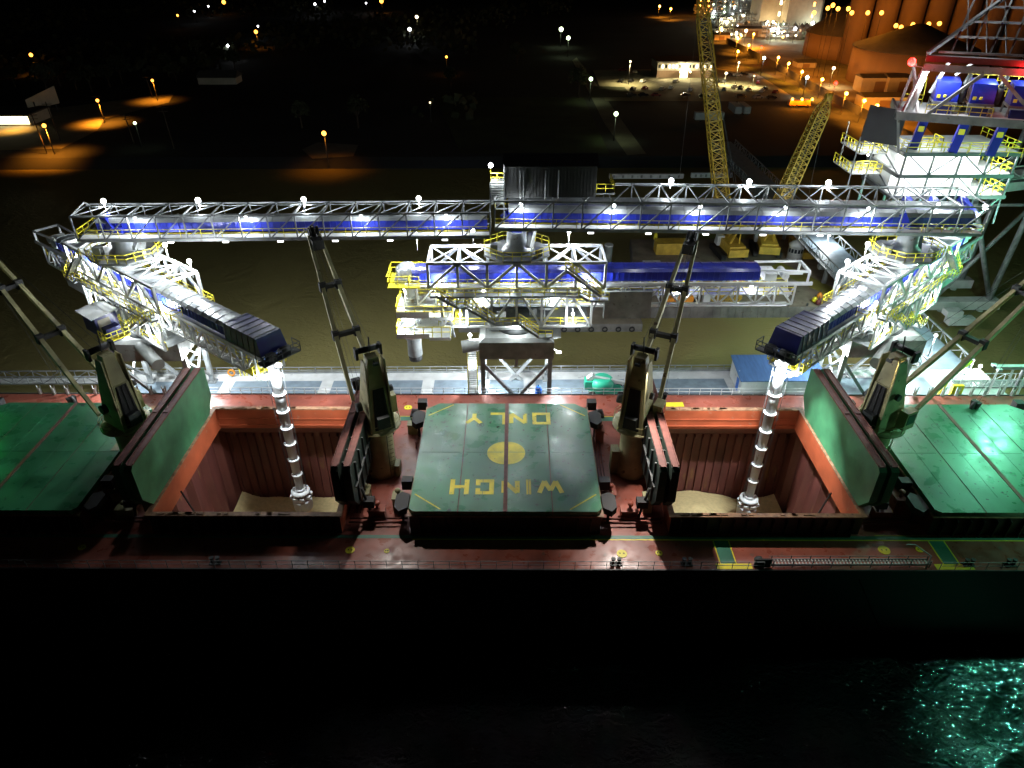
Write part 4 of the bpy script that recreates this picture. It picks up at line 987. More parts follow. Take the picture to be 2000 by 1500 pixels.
        for k in range(9): z = 23.2-k*.42; s_.lathe((x+.35, y, z-.4), [(.62+.02*k, 0), (.86+.05*k, .12), (.66, .4)], 14)
        s_.tube((x+.35, y, 23.2), (x+.35, y, 25.4), .75, n=14); s_.build('spout_section', M['white'], root)
        s_ = MB(); s_.lathe((x+.35, y, 13.9), [(1.05, 0), (1.0, 2.4), (1.5, 3.1), (1.55, 3.5)], 14); s_.build('spout_cup', M['galv'], root)
        s_ = MB(); s_.lathe((x+.35, y, 13.1), [(.95, 0), (.98, .8)], 14); s_.build('cup_skirt', M['black'], root)
        s_ = MB(); rr_ = random.Random(2)
        for k in range(14): q = (x+.35+rr_.uniform(-1.2, 1.2), y-.4+rr_.uniform(-1.4, 1.0), 18.6+rr_.uniform(0, .9)); s_.beam(q, (q[0]+rr_.uniform(-.8, .8), q[1]+rr_.uniform(-.5, .5), q[2]+rr_.uniform(.2, .8)), .25)
        s_.build('spout_linkage', M['hood'], root)
    if cab:
        c = F(); cu, cvv = cab; c.box(cu-2.2, cu+1.4, cvv-1.4, cvv+1.4, 21.4, 24.0); c.box(cu+1.45, cu+2.6, cvv-.9, cvv+.9, 20.6, 22.6); cb = c.build('operator_cab', M['navy'], root)
        c = F(); c.hexa([(cu-2.5, cvv-1.9, 24.02), (cu+1.8, cvv-1.9, 24.02), (cu+1.8, cvv+1.7, 24.3), (cu-2.5, cvv+1.7, 24.3), (cu-2.5, cvv-1.9, 24.14), (cu+1.8, cvv-1.9, 24.14), (cu+1.8, cvv+1.7, 24.42), (cu-2.5, cvv+1.7, 24.42)]); c.build('cab_roof', M['white'], cb)
        c = F(); c.box(cu+1.41, cu+1.44, cvv-1.1, cvv+.4, 21.6, 23.6); c.build('cab_door', M['wall'], cb)
        c = F(); c.rail([(cu+1.5, cvv-1.5, 21.3), (cu+3.4, cvv-1.5, 21.3), (cu+3.4, cvv+1.5, 21.3)], 1.1, .8, .08); c.box(cu+1.45, cu+3.4, cvv-1.5, cvv+1.5, 21.15, 21.3); c.build('cab_landing', M['yellow'], cb)
    # lamps: (u, v, z, power, on a pole?)
    lamps = [(13.2 if tip < 20 else 12.6, -ns*1.8, 31.2, 1500, 1), (5.8, -ns*2.6, 31.4, 1500, 1), (-7.0, -ns*2.2, 31.4, 1500, 1),
             (10.2, ns*2.0, 26.3, 1100, 0), (0.2, ns*2.2, 28.6, 900, 0), (-9.4, ns*2.0, 26.6, 1100, 0), (4.5, 0, 23.9, 1000, 0), (-5, 0, 23.9, 1000, 0), (0, ns*3.2, 20.6, 450, 0), (-7.5, ns*3.4, 22.0, 500, 0), (7.5, ns*3.4, 22.0, 500, 0)]
    if tip > 20: lamps += [(tip-.9, ns*1.9, 23.0, 500, 2), (-15, 0, 24.6, 500, 0)]
    else: lamps += [(15.2, 0, 24.2, 900, 0), (15.5, ns*1.8, 20.5, 700, 0), (-22, 0, 24.3, 600, 0), (-32, 0, 24.3, 600, 0)]
    if tip > 20:
        q = Vector((x+(1.3 if px < 0 else -1.3), y-1.9, 24.6)); m = MB(); m.box(q.x-.3, q.x+.3, q.y-.2, q.y+.2, q.z, q.z+.3); m.beam(q+Vector((0, 0, .3)), (x, y, 25.4), .12); m.build('spout_floodlight', M['lw'], root); lamp(root, q+Vector((0, -.1, -.4)), 10000 if px < 0 else 18000, WC, kind='SPOT', aim=(x, y+3, 0), ang=104)
    for (u, v, z, pw, pole) in lamps:
        q = T @ Vector((u, v, z)); m = MB(); m.ball(q, .3 if pole == 1 else .2, 8, 5); fl = m.build('floodlight', M['lw'], root)
        if pole == 1: m = F(); m.beam((u, v, z-.3), (u, v, z-2.2), .09); m.build('lamp_pole', M['galv'], fl)
        lamp(root, q + Vector((0, -.15, -.55)), pw*(1.0 if pole == 2 else 1.15), WC)
    for dx in (-6.0, 6.0):
        mb = MB(); mb.box(px+dx-.35, px+dx+.35, 85.6, 85.9, 14.7, 14.95); mb.beam((px+dx, 85.75, 14.9), (px+dx*.8, 85.75, 15.6), .12); mb.build('leg_floodlight', M['ltube'], root); lamp(root, (px+dx, 85.75, 14.4), 3000, WC)
    return root
loader(-49.4, 86.6, atan2(68-86.6, -26.0+49.4), 30.3, -25.5, -1, 'left ship loader with its boom reaching toward the viewer over the left open hold', spout_z=2.6, cab=(1.5, -6.0))
loader(1.5, 87.0, pi, 14.8, -38.8, 1, 'middle ship loader with boom drawn back parallel to the dock and spout stowed')
loader(52.3, 86.2, atan2(68-86.2, 31.3-52.3), 28.4, -25.5, 1, 'right ship loader reaching over the right open hold, grain spout hanging to the cone', spout_z=.9)

# ================================================================ transfer tower at the right
tw = thing('transfer_tower', 'tall floodlit transfer tower with white boxed levels and blue machines at the right', 'tower', (61, 99, 34))
X0, X1, YA, YB = 53.6, 68.7, 95.0, 104.0
for z in (34.2, 37.1, 40.0):
    mb = MB(); mb.box(X0-.2, X1+.2, YA-.2, YB+.2, z-.18, z); mb.build('floor', M['conc'], tw)
    mb = MB(); mb.beam((X0-.3, YA-.3, z-.2), (X1+.3, YA-.3, z-.2), .2, .5); mb.beam((X0-.3, YA-.3, z-.2), (X0-.3, YB+.3, z-.2), .2, .5); mb.beam((X1+.3, YA-.3, z-.2), (X1+.3, YB+.3, z-.2), .2, .5); mb.build('edge_girder', M['dark'], tw)
for z in (34.21, 37.11):
    mb = MB(); mb.box(X0+.3, X1-3.2, YA+2.6, YB-.4, z, z+2.6); mb.build('white_room', M['white'], tw)
    for k in range(3): mb = MB(); x = X0+1.2+k*3.6; mb.box(x, x+.9, YA+2.54, YA+2.6, z+.05, z+2.0); mb.build('door', M['wall'], tw)
mb = MB()
xs = [X0, 57.4, 61.1, 64.9, X1]
for z0, z1 in ((34.2, 37.1), (37.1, 40)):
    for k, x in enumerate(xs):
        mb.beam((x, YA-.25, z0), (x, YA-.25, z1), .22)
        if k < 4:
            a, b = (x, xs[k+1]) if k % 2 == 0 else (xs[k+1], x)
            mb.beam((a, YA-.25, z1), (b, YA-.25, z0), .14)
    mb.beam((X0-.25, YB, z0), (X0-.25, YB, z1), .22); mb.beam((X0-.25, YA, z0), (X0-.25, YB, z1), .14)
mb.build('face_bracing', M['dark'], tw)
mb = MB()
for z in (34.22, 37.12): mb.rail([(X1-3, YA, z), (X1, YA, z), (X1, YB, z)], 1.3, 1.2, .1)
mb.rail([(X0, YA, 40.02), (X1, YA, 40.02), (X1, YB, 40.02)], 1.25, 1.6, .09); mb.rail([(X0, YA, 40.02), (X0, YB, 40.02)], 1.25, 1.6, .09)
mb.rail([(X0+3, YA+2.5, 40.02), (X0+6, YA+2.5, 40.02), (X0+6, YA+4.8, 40.02)], 1.25, 1.0, .1)
mb.build('handrail', M['yellow'], tw)
# outrigger stair platforms on the left side
for z, dx in ((36.0, 4.6), (38.8, 4.2)):
    mb = MB(); mb.box(X0-dx, X0-.35, YA+4.2, YB+1.5, z-.15, z); mb.build('side_platform', M['white'], tw)
    mb = MB(); mb.rail([(X0-.4, YA+4.2, z), (X0-dx, YA+4.2, z), (X0-dx, YB+1.5, z)], 1.3, 1.1, .1); mb.rail([(X0-dx+1, YA+5.5, z), (X0-.6, YA+5.5, z)], 1.3, 1.1, .1); mb.build('side_handrail', M['yellow'], tw)
mb = MB()
for x in (X0-4.6, X0-2.4): mb.beam((x, YA+4.2, 33.6), (x, YA+4.2, 41.0), .14)
mb.beam((X0-4.6, YA+4.2, 41), (X0-.3, YA+4.2, 38.9), .12); mb.beam((X0-4.4, YB, 36), (X0-4.4, YB, 42), .12)
mb.build('side_post', M['galv'], tw)
# legs under the boxes, blue chutes to the gallery
mb = MB()
for x in xs: mb.beam((x, YA, 34), (x+(.8 if x < 60 else -.8), YA-1.5, 30.6), .22); mb.beam((x, YB, 34), (x, YB, 30.5), .3)
mb.beam((X0, YA, 34), (57.4, YA-1.2, 31), .16); mb.beam((61.1, YA, 34), (57.4, YA-1.2, 31), .16); mb.beam((61.1, YA, 34), (64.9, YA-1.2, 31), .16); mb.beam((X1, YA, 34), (64.9, YA-1.2, 31), .16)
mb.build('under_bracing', M['greenlit'], tw)
for x in (55.2, 58.8, 62.9): mb = MB(); mb.beam((x, YA-.2, 36.0-2), (x+1.6, YA-2.6, 31.8), 1.0, .8); mb.build('lower_chute', M['blue'], tw)
# upper level, turned
RT = Matrix.Translation((51.2, 95, 0)) @ Matrix.Rotation(radians(-21), 4, 'Z')
G = lambda: MB(RT)
for x, t in ((3.2, .9), (8.0, .9), (12.4, .9)):
    m = G(); m.beam((x, 3.2, 40.0), (x+.5, 3.4, 44.6), 1.05, .95); c = m.build('blue_leg', M['blue'], tw)
    m = G(); m.box(x-.1, x+.6, 2.62, 2.7, 42.4, 43.1); m.build('yellow_plate', M['yellow'], c)
m = G(); m.box(0, 18.4, 0, 8.6, 44.6, 45.0); m.build('upper_floor', M['conc'], tw)
m = G(); m.beam((-.2, -.25, 44.75), (18.6, -.25, 44.75), .3, 1.0); m.beam((-.2, -.25, 44.75), (-.2, 8.8, 44.75), .3, 1.0); m.beam((3.2, -.25, 45.2), (7.9, -.25, 50.2), .38); m.beam((9.6, -.25, 50.2), (15.6, -.25, 45.2), .38); m.beam((1.2, -.25, 50.6), (18.8, -.25, 50.6), .3, .8); m.beam((0, 0, 44.4), (1.2, 0, 40.1), .3)
m.beam((17.4, -.1, 45), (18.4, 2, 50.4), .35)
m.build('upper_frame', M['grey'], tw)
for k, x in enumerate((3.8, 7.9, 12.4)):
    m = G(); m.hexa([(x,2.2,46.4),(x+2.7,2.2,46.4),(x+2.7,5.4,46.4),(x,5.4,46.4),(x,3.0,48.6),(x+2.7,3.0,48.6),(x+2.7,5.6,48.9),(x,5.6,48.9)]); bx = m.build('blue_machine', M['blue'], tw)
    m = G(); m.lathe((x+1.1, 2.1, 46.9), [(.18, 0), (.18, .3)], 8); m.box(x+.2, x+.6, 2.1, 2.18, 46.8, 47.2); m.build('yellow_plate', M['yellow'], bx)
    m = G(); m.box(x-.1, x+2.8, 2.1, 5.6, 46.1, 46.36); 
    for q in (x, x+2.6): m.beam((q, 2.2, 45), (q, 2.2, 46.2), .2); m.beam((q, 5.4, 45), (q, 5.4, 46.2), .2)
    m.build('machine_frame', M['galv'], bx)
    m = G(); m.box(x+.2, x+2.2, 1.6, 2.0, 45.0, 46.0); m.build('machine_base', M['navy'], bx)
    m = G(); m.tube((x+3.1, 3.2, 46.3), (x+3.1, 3.2, 48.2), .45, n=10); m.tube((x+3.1, 3.2, 48.2), (x+3.6, 4.2, 49.4), .3, n=8); m.build('motor', M['dark'], bx)
m = G()
for p, q in (((.4, .6, 45), (1.6, 2.0, 50.2)), ((1.0, 2.6, 45), (2.2, 3.0, 50.4)), ((3.4, 4, 47), (4.6, 4.8, 50.6)), ((.2, 4, 45), (.8, 4.4, 50.4)), ((2.2, 1, 45), (.6, 4, 50)), ((6, 6, 49), (7.8, 5.6, 51))): m.beam(p, q, .32)
m.tube((1.3, 1.4, 45.2), (1.9, 2.2, 50.2), .4, n=8); m.build('white_pipe', M['white'], tw)
m = G(); m.rail([(3, .6, 45), (10.5, .6, 45)], 1.2, 1.2, .08); m.rail([(.6, 7, 45), (3.2, 7, 45), (3.2, 8.2, 47)], 1.2, 1, .09); m.rail([(7.6, 6.6, 47.9), (18, 6.6, 47.9)], 1.3, 1.2, .1); m.rail([(9, 5.9, 46.8), (18, 5.9, 46.8)], 1.3, 1.2, .1); m.rail([(2, 3.2, 40), (16, 3.2, 40)], 1.2, 1.5, .08); m.build('upper_handrail', M['yellow'], tw)
m = G(); m.box(7.6, 18.4, 6.4, 8.4, 47.7, 47.88); m.build('back_walkway', M['conc'], tw)
m = G(); m.beam((1.2, .3, 51.6), (19.2, .3, 51.5), .9, .7); m.build('red_beam', M['red'], tw)
m = G()
for j in range(6):
    z = 52.2+j*1.5; yy = 1.5+j*2.6; m.beam((2.6+j*1.9, yy, z), (22, yy, z), .25); 
for j in range(9): x = 4+j*2.1; m.beam((x, 1.6, 52.2), (x+3.2, 14.5, 59.7), .2); m.beam((x+1.8, 1.6, 52.2), (x+1.4, 14.5, 59.7), .12)
m.beam((1.4, 1.2, 52), (13.6, 15.6, 60.4), .4); m.build('inclined_truss', M['grey'], tw)
m = G(); m.box(2.4, 20, 14.8, 18.4, 60.0, 61.3); m.build('top_walkway', M['dark'], tw)
mb = MB(); mb.hexa([(49.0, 99.2, 40.6), (52.6, 96.0, 40.6), (52.7, 96.1, 40.6), (49.1, 99.3, 40.6), (49.2, 99.2, 45.2), (52.8, 96.0, 45.0), (52.9, 96.1, 45.0), (49.3, 99.3, 45.2)]); mb.build('windbreak_panel', M['housed'], tw)
for (x, y, z, pw, r) in ((55.5, 95.9, 36.6, 420, .15), (59.2, 95.9, 36.6, 420, .15), (63, 95.9, 36.6, 420, .15), (67, 96.4, 36.6, 420, .15), (55.5, 95.9, 39.4, 420, .15), (59.2, 95.9, 39.4, 420, .15), (63, 95.9, 39.4, 420, .15), (67, 96.4, 39.4, 420, .15),
    (51.4, 100.5, 38.2, 260, .15), (51.4, 101, 41.2, 420, .15), (57, 98, 43.8, 350, .38), (64.5, 95, 43.8, 250, .2), (54.0, 95.2, 50.4, 900, .4), (57, 96, 50.0, 350, .18), (62, 95, 50.0, 350, .18), (66, 94, 50.0, 350, .2), (57.0, 93, 33.3, 500, .4), (65.6, 93, 33.2, 500, .4), (63, 106.5, 61.9, 700, .4), (66.5, 105, 61.9, 700, .4)):
    mb = MB(); mb.ball((x, y, z), r, 8, 5); mb.build('floodlight', M['lw'], tw); lamp(tw, (x, y-.2, z-r-.3), pw, WC)
p = on(1781, 121, 93)
mb = MB(); mb.ball(p, .48, 8, 6); ob = mb.build('red_beacon', M['lr'], tw); mb = MB(); mb.beam(p-Vector((0,0,.4)), RT @ Vector((1.2, -.25, 50.6)), .12); mb.build('beacon_bracket', M['galv'], ob); lamp(tw, p+Vector((.7, -.4, .6)), 260, (1, .03, .03))
p2 = on(1995, 150, 90); lamp(tw, p2+Vector((0, -.6, .8)), 200, (1, .03, .03))
# trestle in the water behind, carrying the long approach
tr = thing('trestle', 'tall grey steel trestle in dark water at the right edge behind a crane jib', 'trestle', (93, 131, 0))
mb = MB()
for x in (86, 97):
    for y in (126.5, 136.5):
        mb.tube((x, y, 2.5), (x+1.5, y, 34), .55, n=10)
mb.build('trestle_leg', M['galv'], tr)
mb = MB()
for y in (126.5, 136.5):
    mb.tube((97, y, 3), (87.5, y, 22), .4, n=8); mb.tube((86, y, 3), (98, y, 22), .4, n=8); mb.beam((86, y, 22), (98, y, 22), .5)
mb.tube((84, 122, 24), (97, 127, 3.2), .45, n=8); mb.build('trestle_brace', M['galv'], tr)
mb = MB(); mb.box(78, 99, 125.3, 127.7, .8, 2.6); mb.box(78, 99, 135.3, 137.7, .8, 2.6); mb.build('pile_cap', M['conc'], tr)
mb = MB()
for x in (80, 88, 96):
    for y in (126.5, 136.5): mb.tube((x, y, -3), (x, y, .9), .6, n=8)
mb.build('pile', M['conc'], tr)
for dy in (0, 5.5):
    mb = MB(); mb.beam((66, 104+dy, 31.5), (110, 118+dy, 31.0), 1.2, 1.4); mb.truss((66, 104+dy, 32.4), (110, 118+dy, 32.2), 2.0, 12, .2, .14); mb.build('long_girder', M['grey'], tr)
mb = MB(); mb.box(84.5, 87.5, 119, 121, 2.5, 3.6); mb.box(85, 90, 118.4, 120.2, 1.0, 2.4); mb.build('fender_block', M['conc'], tr)

# ================================================================ barge and crawler cranes
bg1 = thing('crane_barge', 'flat mud stained crane barge with rusty sides lying behind the dock', 'barge', (48, 135, 0))
mb = MB(); mb.prism([(27.0, 124), (66.5, 124), (71.5, 133), (68, 160), (30, 160), (26.5, 130)], -1, 2.3)
for k in range(26): x = 27.5+k*1.5; mb.box(x, x+.14, 123.86, 124, -.5, 2.2)
mb.build('barge_hull', M['bside'], bg1)
mb = MB(); mb.prism([(27.2, 124.2), (66.4, 124.2), (71.3, 133), (67.8, 159.8), (30.2, 159.8), (26.7, 130)], 2.31, 2.36); mb.build('barge_deck', M['bdeck'], bg1)
mb = MB(); mb.hexa([(58, 143, 2.37), (66.2, 127.5, 2.37), (69.0, 130.5, 2.37), (61.5, 146, 2.37), (58, 143, 2.4), (66.2, 127.5, 2.4), (69.0, 130.5, 2.4), (61.5, 146, 2.4)]); mb.build('deck_mat', M['olive'], bg1)
mb = MB()
for k in range(5): mb.lathe((55+k*.0, 131.5, 2.4), [(4.2+k*.9, 0), (4.25+k*.9, .01)], 40) if False else None
for k in range(10): x = 30+k*3.7; mb.beam((x, 124.3, 2.4), (x, 124.3, 3.0), .3); 
mb.build('bollard', M['dark'], bg1)
bg2 = thing('work_barge', 'low grey work barge with tyre fenders lying behind the middle loader', 'barge', (8, 122, 0))
mb = MB(); mb.box(-9, 26.2, 118.5, 128, -1, 1.6); mb.build('barge_hull', M['bside'], bg2)
mb = MB(); mb.box(-8.8, 26.0, 118.7, 127.8, 1.61, 1.66); mb.build('barge_deck', M['bdeck'], bg2)
for k in range(8):
    mb = MB(); x = 6+k*2.6
    for j in range(10): mb.beam((x+.45*cos(j*.628), 118.35, .6+.45*sin(j*.628)), (x+.45*cos(j*.628+.628), 118.35, .6+.45*sin(j*.628+.628)), .22)
    mb.build('tyre_fender', M['black'], bg2)
def lattice(mb, p, q, w0, w1, n, t=.16):
    p, q = Vector(p), Vector(q); d = (q-p).normalized(); a = d.cross(Vector((0, 1, 0))).normalized(); b = a.cross(d).normalized()
    def c(f, i):
        f2 = min(1, f/.09, (1-f)/.09+.001); w_ = (w0*(1-f)+w1*f)*(.25+.75*f2)
        return p.lerp(q, f) + a*w_/2*(-1, 1, 1, -1)[i] + b*w_/2*(-1, -1, 1, 1)[i]
    for k in range(n):
        for i in range(4):
            mb.beam(c(k/n, i), c((k+1)/n, i), t*1.3); mb.beam(c(k/n, i), c((k+1)/n, (i+1) % 4), t*.75)
            mb.beam(c(k/n, i), c(k/n, (i+1) % 4), t*.75)
            if i % 2 == 0: mb.beam(c(k/n, (i+1) % 4), c((k+1)/n, i), t*.6)
def crawler(x, y, tip, label, rz):
    t = thing('crawler_crane', label, 'crawler crane', (x, y, 2.4), 0, 'yellow crawler cranes on the barge')
    T = Matrix.Translation((x, y, 2.4)) @ Matrix.Rotation(rz, 4, 'Z'); m = MB(T)
    for s in (-1, 1):
        m = MB(T); m.box(-3.8, 3.8, s*2.6-.55, s*2.6+.55, .15, 1.3); m.box(-4.2, 4.2, s*2.6-.45, s*2.6+.45, .35, 1.1); m.build('track', M['black'], t)
    m = MB(T); m.box(-4.6, 2.4, -1.8, 1.8, 1.6, 3.6); m.box(-5.6, -4.6, -2.2, 2.2, 1.5, 3.2); bd = m.build('body', M['crane_yellow'], t)
    m = MB(T); m.hexa([(1.2,1.0,1.7),(3.2,1.0,1.7),(3.2,2.5,1.7),(1.2,2.5,1.7),(1.2,1.0,3.9),(2.6,1.0,3.9),(2.6,2.5,3.9),(1.2,2.5,3.9)]); m.build('cab', M['white'], bd)
    m = MB(T); m.beam((-2.5, -1, 3.6), (-4.6, 0, 9.0), .3); m.beam((-2.5, 1, 3.6), (-4.6, 0, 9.0), .3); m.beam((1.5, 0, 3.6), (-4.6, 0, 9.0), .16); m.build('gantry', M['crane_yellow'], t)
    m = MB(); lattice(m, T @ Vector((2.4, 0, 2.2)), tip, 3.1, 2.3, 26, .18); m.build('lattice_boom', M['crane_yellow'], t)
    m = MB()
    for s in (-.4, .4): m.beam(T @ Vector((-4.6, s, 9)), Vector(tip)+Vector((s, 0, 0)), .07)
    m.beam(Vector(tip), Vector((tip[0]+.5, tip[1]-1, 8)), .05); m.build('pendant_rope', M['dark'], t)
    m = MB(); m.tube(Vector(tip)-Vector((.6, 0, 0)), Vector(tip)+Vector((.6, 0, 0)), .8, n=12); m.build('boom_tip', M['crane_yellow'], t)
    return t
tp = on(1368, -14, 171); crawler(51.0, 150.5, (tp.x, tp.y, tp.z), 'yellow crawler crane whose taller lattice boom stands nearly upright to the top edge', radians(95))
tp = on(1618, 190, 152); crawler(59.8, 152.0, (tp.x, tp.y, tp.z), 'yellow crawler crane whose shorter lattice boom leans to the right', radians(80))
wh = thing('tug_wheelhouse', 'round white wheelhouse with dark windows among the crane bases', 'wheelhouse', (65.3, 150, 2.3))
mb = MB(); mb.lathe((65.3, 148, 2.3), [(1.7, 0), (1.7, 3.2), (1.9, 3.3), (1.2, 4.1), (.3, 4.4)], 16); mb.tube((65.3, 148, 6.6), (65.3, 148, 7.6), .1); mb.build('shell', M['white'], wh)
for k in range(7): a_ = -pi/2+(k-3)*.42; mb = MB(); q = Vector((65.3+1.72*cos(a_), 148+1.72*sin(a_), 4.6)); sd = Vector((-sin(a_), cos(a_), 0))*.26; mb.face([q-sd+Vector((0,0,-.45)), q+sd+Vector((0,0,-.45)), q+sd+Vector((0,0,.45)), q-sd+Vector((0,0,.45))]); mb.build('window', M['glass'], wh)
for i, (x0, x1, y0, y1, z0, z1, m_, lab) in enumerate((
    (34.4, 42.2, 150.2, 153.5, 2.4, 5.0, 'crane_yellow', 'long yellow steel container at the rear left of the crane barge'),
    (66.5, 69.0, 146, 156, 3.0, 4.4, 'crane_yellow', 'yellow lattice jib section stacked upright by the bridge'),
    (29.8, 33.5, 138, 142, 2.4, 4.5, 'white', 'pale deck hut at the left end of the crane barge'),
    (44.5, 46.4, 130.5, 132, 2.4, 3.5, 'white', 'small white deck box in the middle of the crane barge'),
    (47.5, 50.5, 136, 139, 2.4, 4.6, 'orange', 'orange power pack behind the tail of the middle boom'))):
    t = thing('deck_container', lab, 'container', ((x0+x1)/2, (y0+y1)/2, z0))
    mb = MB(); mb.box(x0, x1, y0, y1, z0, z1); n = int((x1-x0)/.6)
    for k in range(n+1): x = x0+(x1-x0)*k/n; mb.box(x-.05, x+.05, y0-.06, y0, z0+.1, z1-.1)
    mb.build('box_body', M[m_], t); mb = MB(); mb.box(x0-.06, x1+.06, y0-.1, y1+.06, z1+.002, z1+.1); mb.build('lid', M[m_], t)
ex = thing('deck_machine', 'orange and yellow machine with a lattice section on the near edge of the crane barge', 'machine', (38, 126, 2.4))
mb = MB(); mb.box(33.5, 37.2, 125.2, 127.2, 2.9, 4.3); mb.hexa([(31.2,125.4,2.6),(33.4,125.4,2.9),(33.4,127,2.9),(31.2,127,2.6),(31.2,125.4,3.0),(33.4,125.4,4.0),(33.4,127,4.0),(31.2,127,3.0)]); mb.build('body', M['orange'], ex)
mb = MB(); mb.box(31.8, 38.0, 125.1, 127.3, 2.4, 2.85); mb.build('track', M['black'], ex)
mb = MB(); lattice(mb, (40.8, 126.2, 3.3), (47.0, 126.2, 3.5), 1.7, 1.5, 6, .14); mb.build('lattice_section', M['crane_yellow'], ex)
mb = MB(); mb.box(39.2, 40.6, 125.4, 126.6, 2.4, 4.3); mb.build('white_cabinet', M['white'], ex)
for k, (px, py) in enumerate(((1600, 582), (1590, 590), (1597, 595))):
    p = ground(px, py, 2.4); t = thing('deck_buoy', ['red and yellow buoy at the right end of the crane barge', 'small yellow buoy beside the red one at the right end of the barge', 'low red buoy at the right end of the barge'][k], 'buoy', p)
    mb = MB(); mb.lathe(p, [(.3, 0), (.55, .3), (.5, .8), (.15, 1.2)], 10); mb.build('float', M[('orange', 'yellow', 'red')[k]], t); mb = MB(); mb.tube(p+Vector((0,0,1.2)), p+Vector((0,0,1.9)), .08); mb.build('staff', M['dark'], t)
bm = thing('channel_marker', 'yellow banded marker post standing in dark water left of the yellow container', 'marker post', ground(1276, 500, 0))
p = ground(1276, 500, 0); mb = MB(); mb.tube(p+Vector((0,0,-2)), p+Vector((0,0,4.2)), .4, n=10); mb.build('post', M['grey'], bm)
mb = MB(); mb.tube(p+Vector((0,0,4.2)), p+Vector((0,0,5.4)), .45, n=10); mb.tube(p+Vector((0,0,6.2)), p+Vector((0,0,7.4)), .45, n=10); mb.tube(p+Vector((0,0,5.4)), p+Vector((0,0,6.2)), .3, n=10); mb.build('yellow_band', M['yellow'], bm)
mp_ = thing('mooring_pile', 'thick lone grey mooring pile in the water right of the middle loader frame', 'pile', ground(1186, 520, 0))
p = ground(1186, 520, 0); mb = MB(); mb.tube(p+Vector((0,0,-2)), p+Vector((0,0,5)), .9, n=12); mb.build('shaft', M['grey'], mp_); mb = MB(); mb.lathe(p+Vector((0,0,5)), [(1.0, 0), (1.0, .3)], 12); mb.build('cap', M['conc'], mp_)
ml = thing('mooring_line', 'dark sagging mooring line crossing the green lit water at the lower right', 'mooring line', (60, 45, 0))
a, b = Vector((36, 50, 9.6)), ground(2010, 1498, .6); mb = MB(); pts = [a.lerp(b, k/16) - Vector((0, 0, 6.5*sin(pi*k/16)*.8)) for k in range(17)]
pts = [Vector((q.x, q.y, max(.15, q.z))) for q in pts]
for p, q in zip(pts, pts[1:]): mb.tube(p, q, .045, n=5, caps=False)
mb.build('rope', M['rope'], ml)
for px0, px1, py in ((1190, 1335, 349), (1350, 1430, 347)):
    p, q = ground(px0, py, 2.0), ground(px1, py, 2.0)
    t = thing('bank_wall', ['long low concrete wall on the far bank right of the drive house', 'short low concrete wall on the far bank at the tall crane boom'][px0 > 1200], 'wall', (p+q)/2)
    mb = MB(); mb.box(p.x, q.x, p.y, p.y+1.2, 1.95, 3.3); mb.build('parapet', M['conc'], t); mb = MB()
    for k in range(8): x = p.x+(q.x-p.x)*k/8+1; mb.box(x, x+.6, p.y-.1, p.y, 2.2, 3.0)
    mb.build('recess', M['grey'], t)

# ================================================================ far shore
off = thing('office_building', 'low two storey office with pale upper wall and lit entrance behind the parking lot', 'office building', (ground(1330, 140, 2)))
A_, B_ = ground(1282, 152, 2), ground(1392, 155, 2); yq = A_.y; ox0, ox1 = A_.x, B_.x
mb = MB(); mb.box(ox0, ox1, yq, yq+16, 2, 5.4); mb.build('lower_wall', M['tank'], off)
mb = MB(); mb.box(ox0-.1, ox1+.1, yq-.6, yq+16, 5.42, 9.0); mb.build('upper_wall', M['wall'], off)
mb = MB(); mb.box(ox0-.6, ox1+.6, yq-1, yq+16.5, 9.02, 9.6); mb.build('roof', M['roof'], off)
wd_ = ox1-ox0
for k in range(16):
    if k in (7, 8): continue
    mb = MB(); x = ox0+wd_*(k+.5)/16; mb.box(x-.45, x+.45, yq-.68, yq-.6, 6.6, 8.0); mb.build('window', M['lwin'] if k in (1, 3, 4, 5, 11, 13, 15) else M['glass'], off)
mb = MB(); xc = ox0+wd_*.5; mb.box(xc-2.6, xc+2.6, yq-2.2, yq-.62, 5.2, 5.7); mb.build('entrance_canopy', M['wall'], off)
mb = MB(); mb.box(xc-1.8, xc+1.8, yq-.1, yq-.03, 2.1, 5.0); mb.build('entrance_door', M['lwin'], off)
for dx in (-2.5, 2.5, 0): mb = MB(); mb.ball((xc+dx, yq-2.4, 5.0 if dx else 8.2), .42); mb.build('entrance_lamp', M['lwarm'], off)
lamp(off, (xc, yq-3.5, 7.2), 2200, (1, .85, .5)); lamp(off, (ox0+3, yq-5.0, 5.0), 700, (1, .8, .45)); lamp(off, (ox1-3, yq-5.0, 5.0), 700, (1, .8, .45))

# parked cars
def make_car(m):
    t = thing('parked_car', 'x y z w', 'car', (0, 0, 0)); b = MB()
    b.hexa([(-2.3,-.92,.35),(2.3,-.92,.35),(2.3,.92,.35),(-2.3,.92,.35),(-2.2,-.86,.95),(2.15,-.86,.9),(2.15,.86,.9),(-2.2,.86,.95)]); b.hexa([(-1.7,-.8,.96),(1.0,-.8,.96),(1.0,.8,.96),(-1.7,.8,.96),(-1.2,-.66,1.52),(.4,-.66,1.52),(.4,.66,1.52),(-1.2,.66,1.52)]); b.build('body', m, t)
    b = MB(); b.hexa([(-1.55,-.82,1.0),(.9,-.82,1.0),(.9,.82,1.0),(-1.55,.82,1.0),(-1.15,-.7,1.45),(.42,-.7,1.45),(.42,.7,1.45),(-1.15,.7,1.45)]); b.build('windows', M['glass'], t)
    for x in (-1.45, 1.4):
        for y in (-.85, .7): b = MB(); b.tube((x, y-.08, .34), (x, y+.12, .34), .34, n=10); b.build('wheel', M['black'], t)
    return t
protos = {k: make_car(M['car'+k]) for k in 'ABCD'}; usedp = set()
CN = dict(A='silver', B='black', C='white', D='dark red')
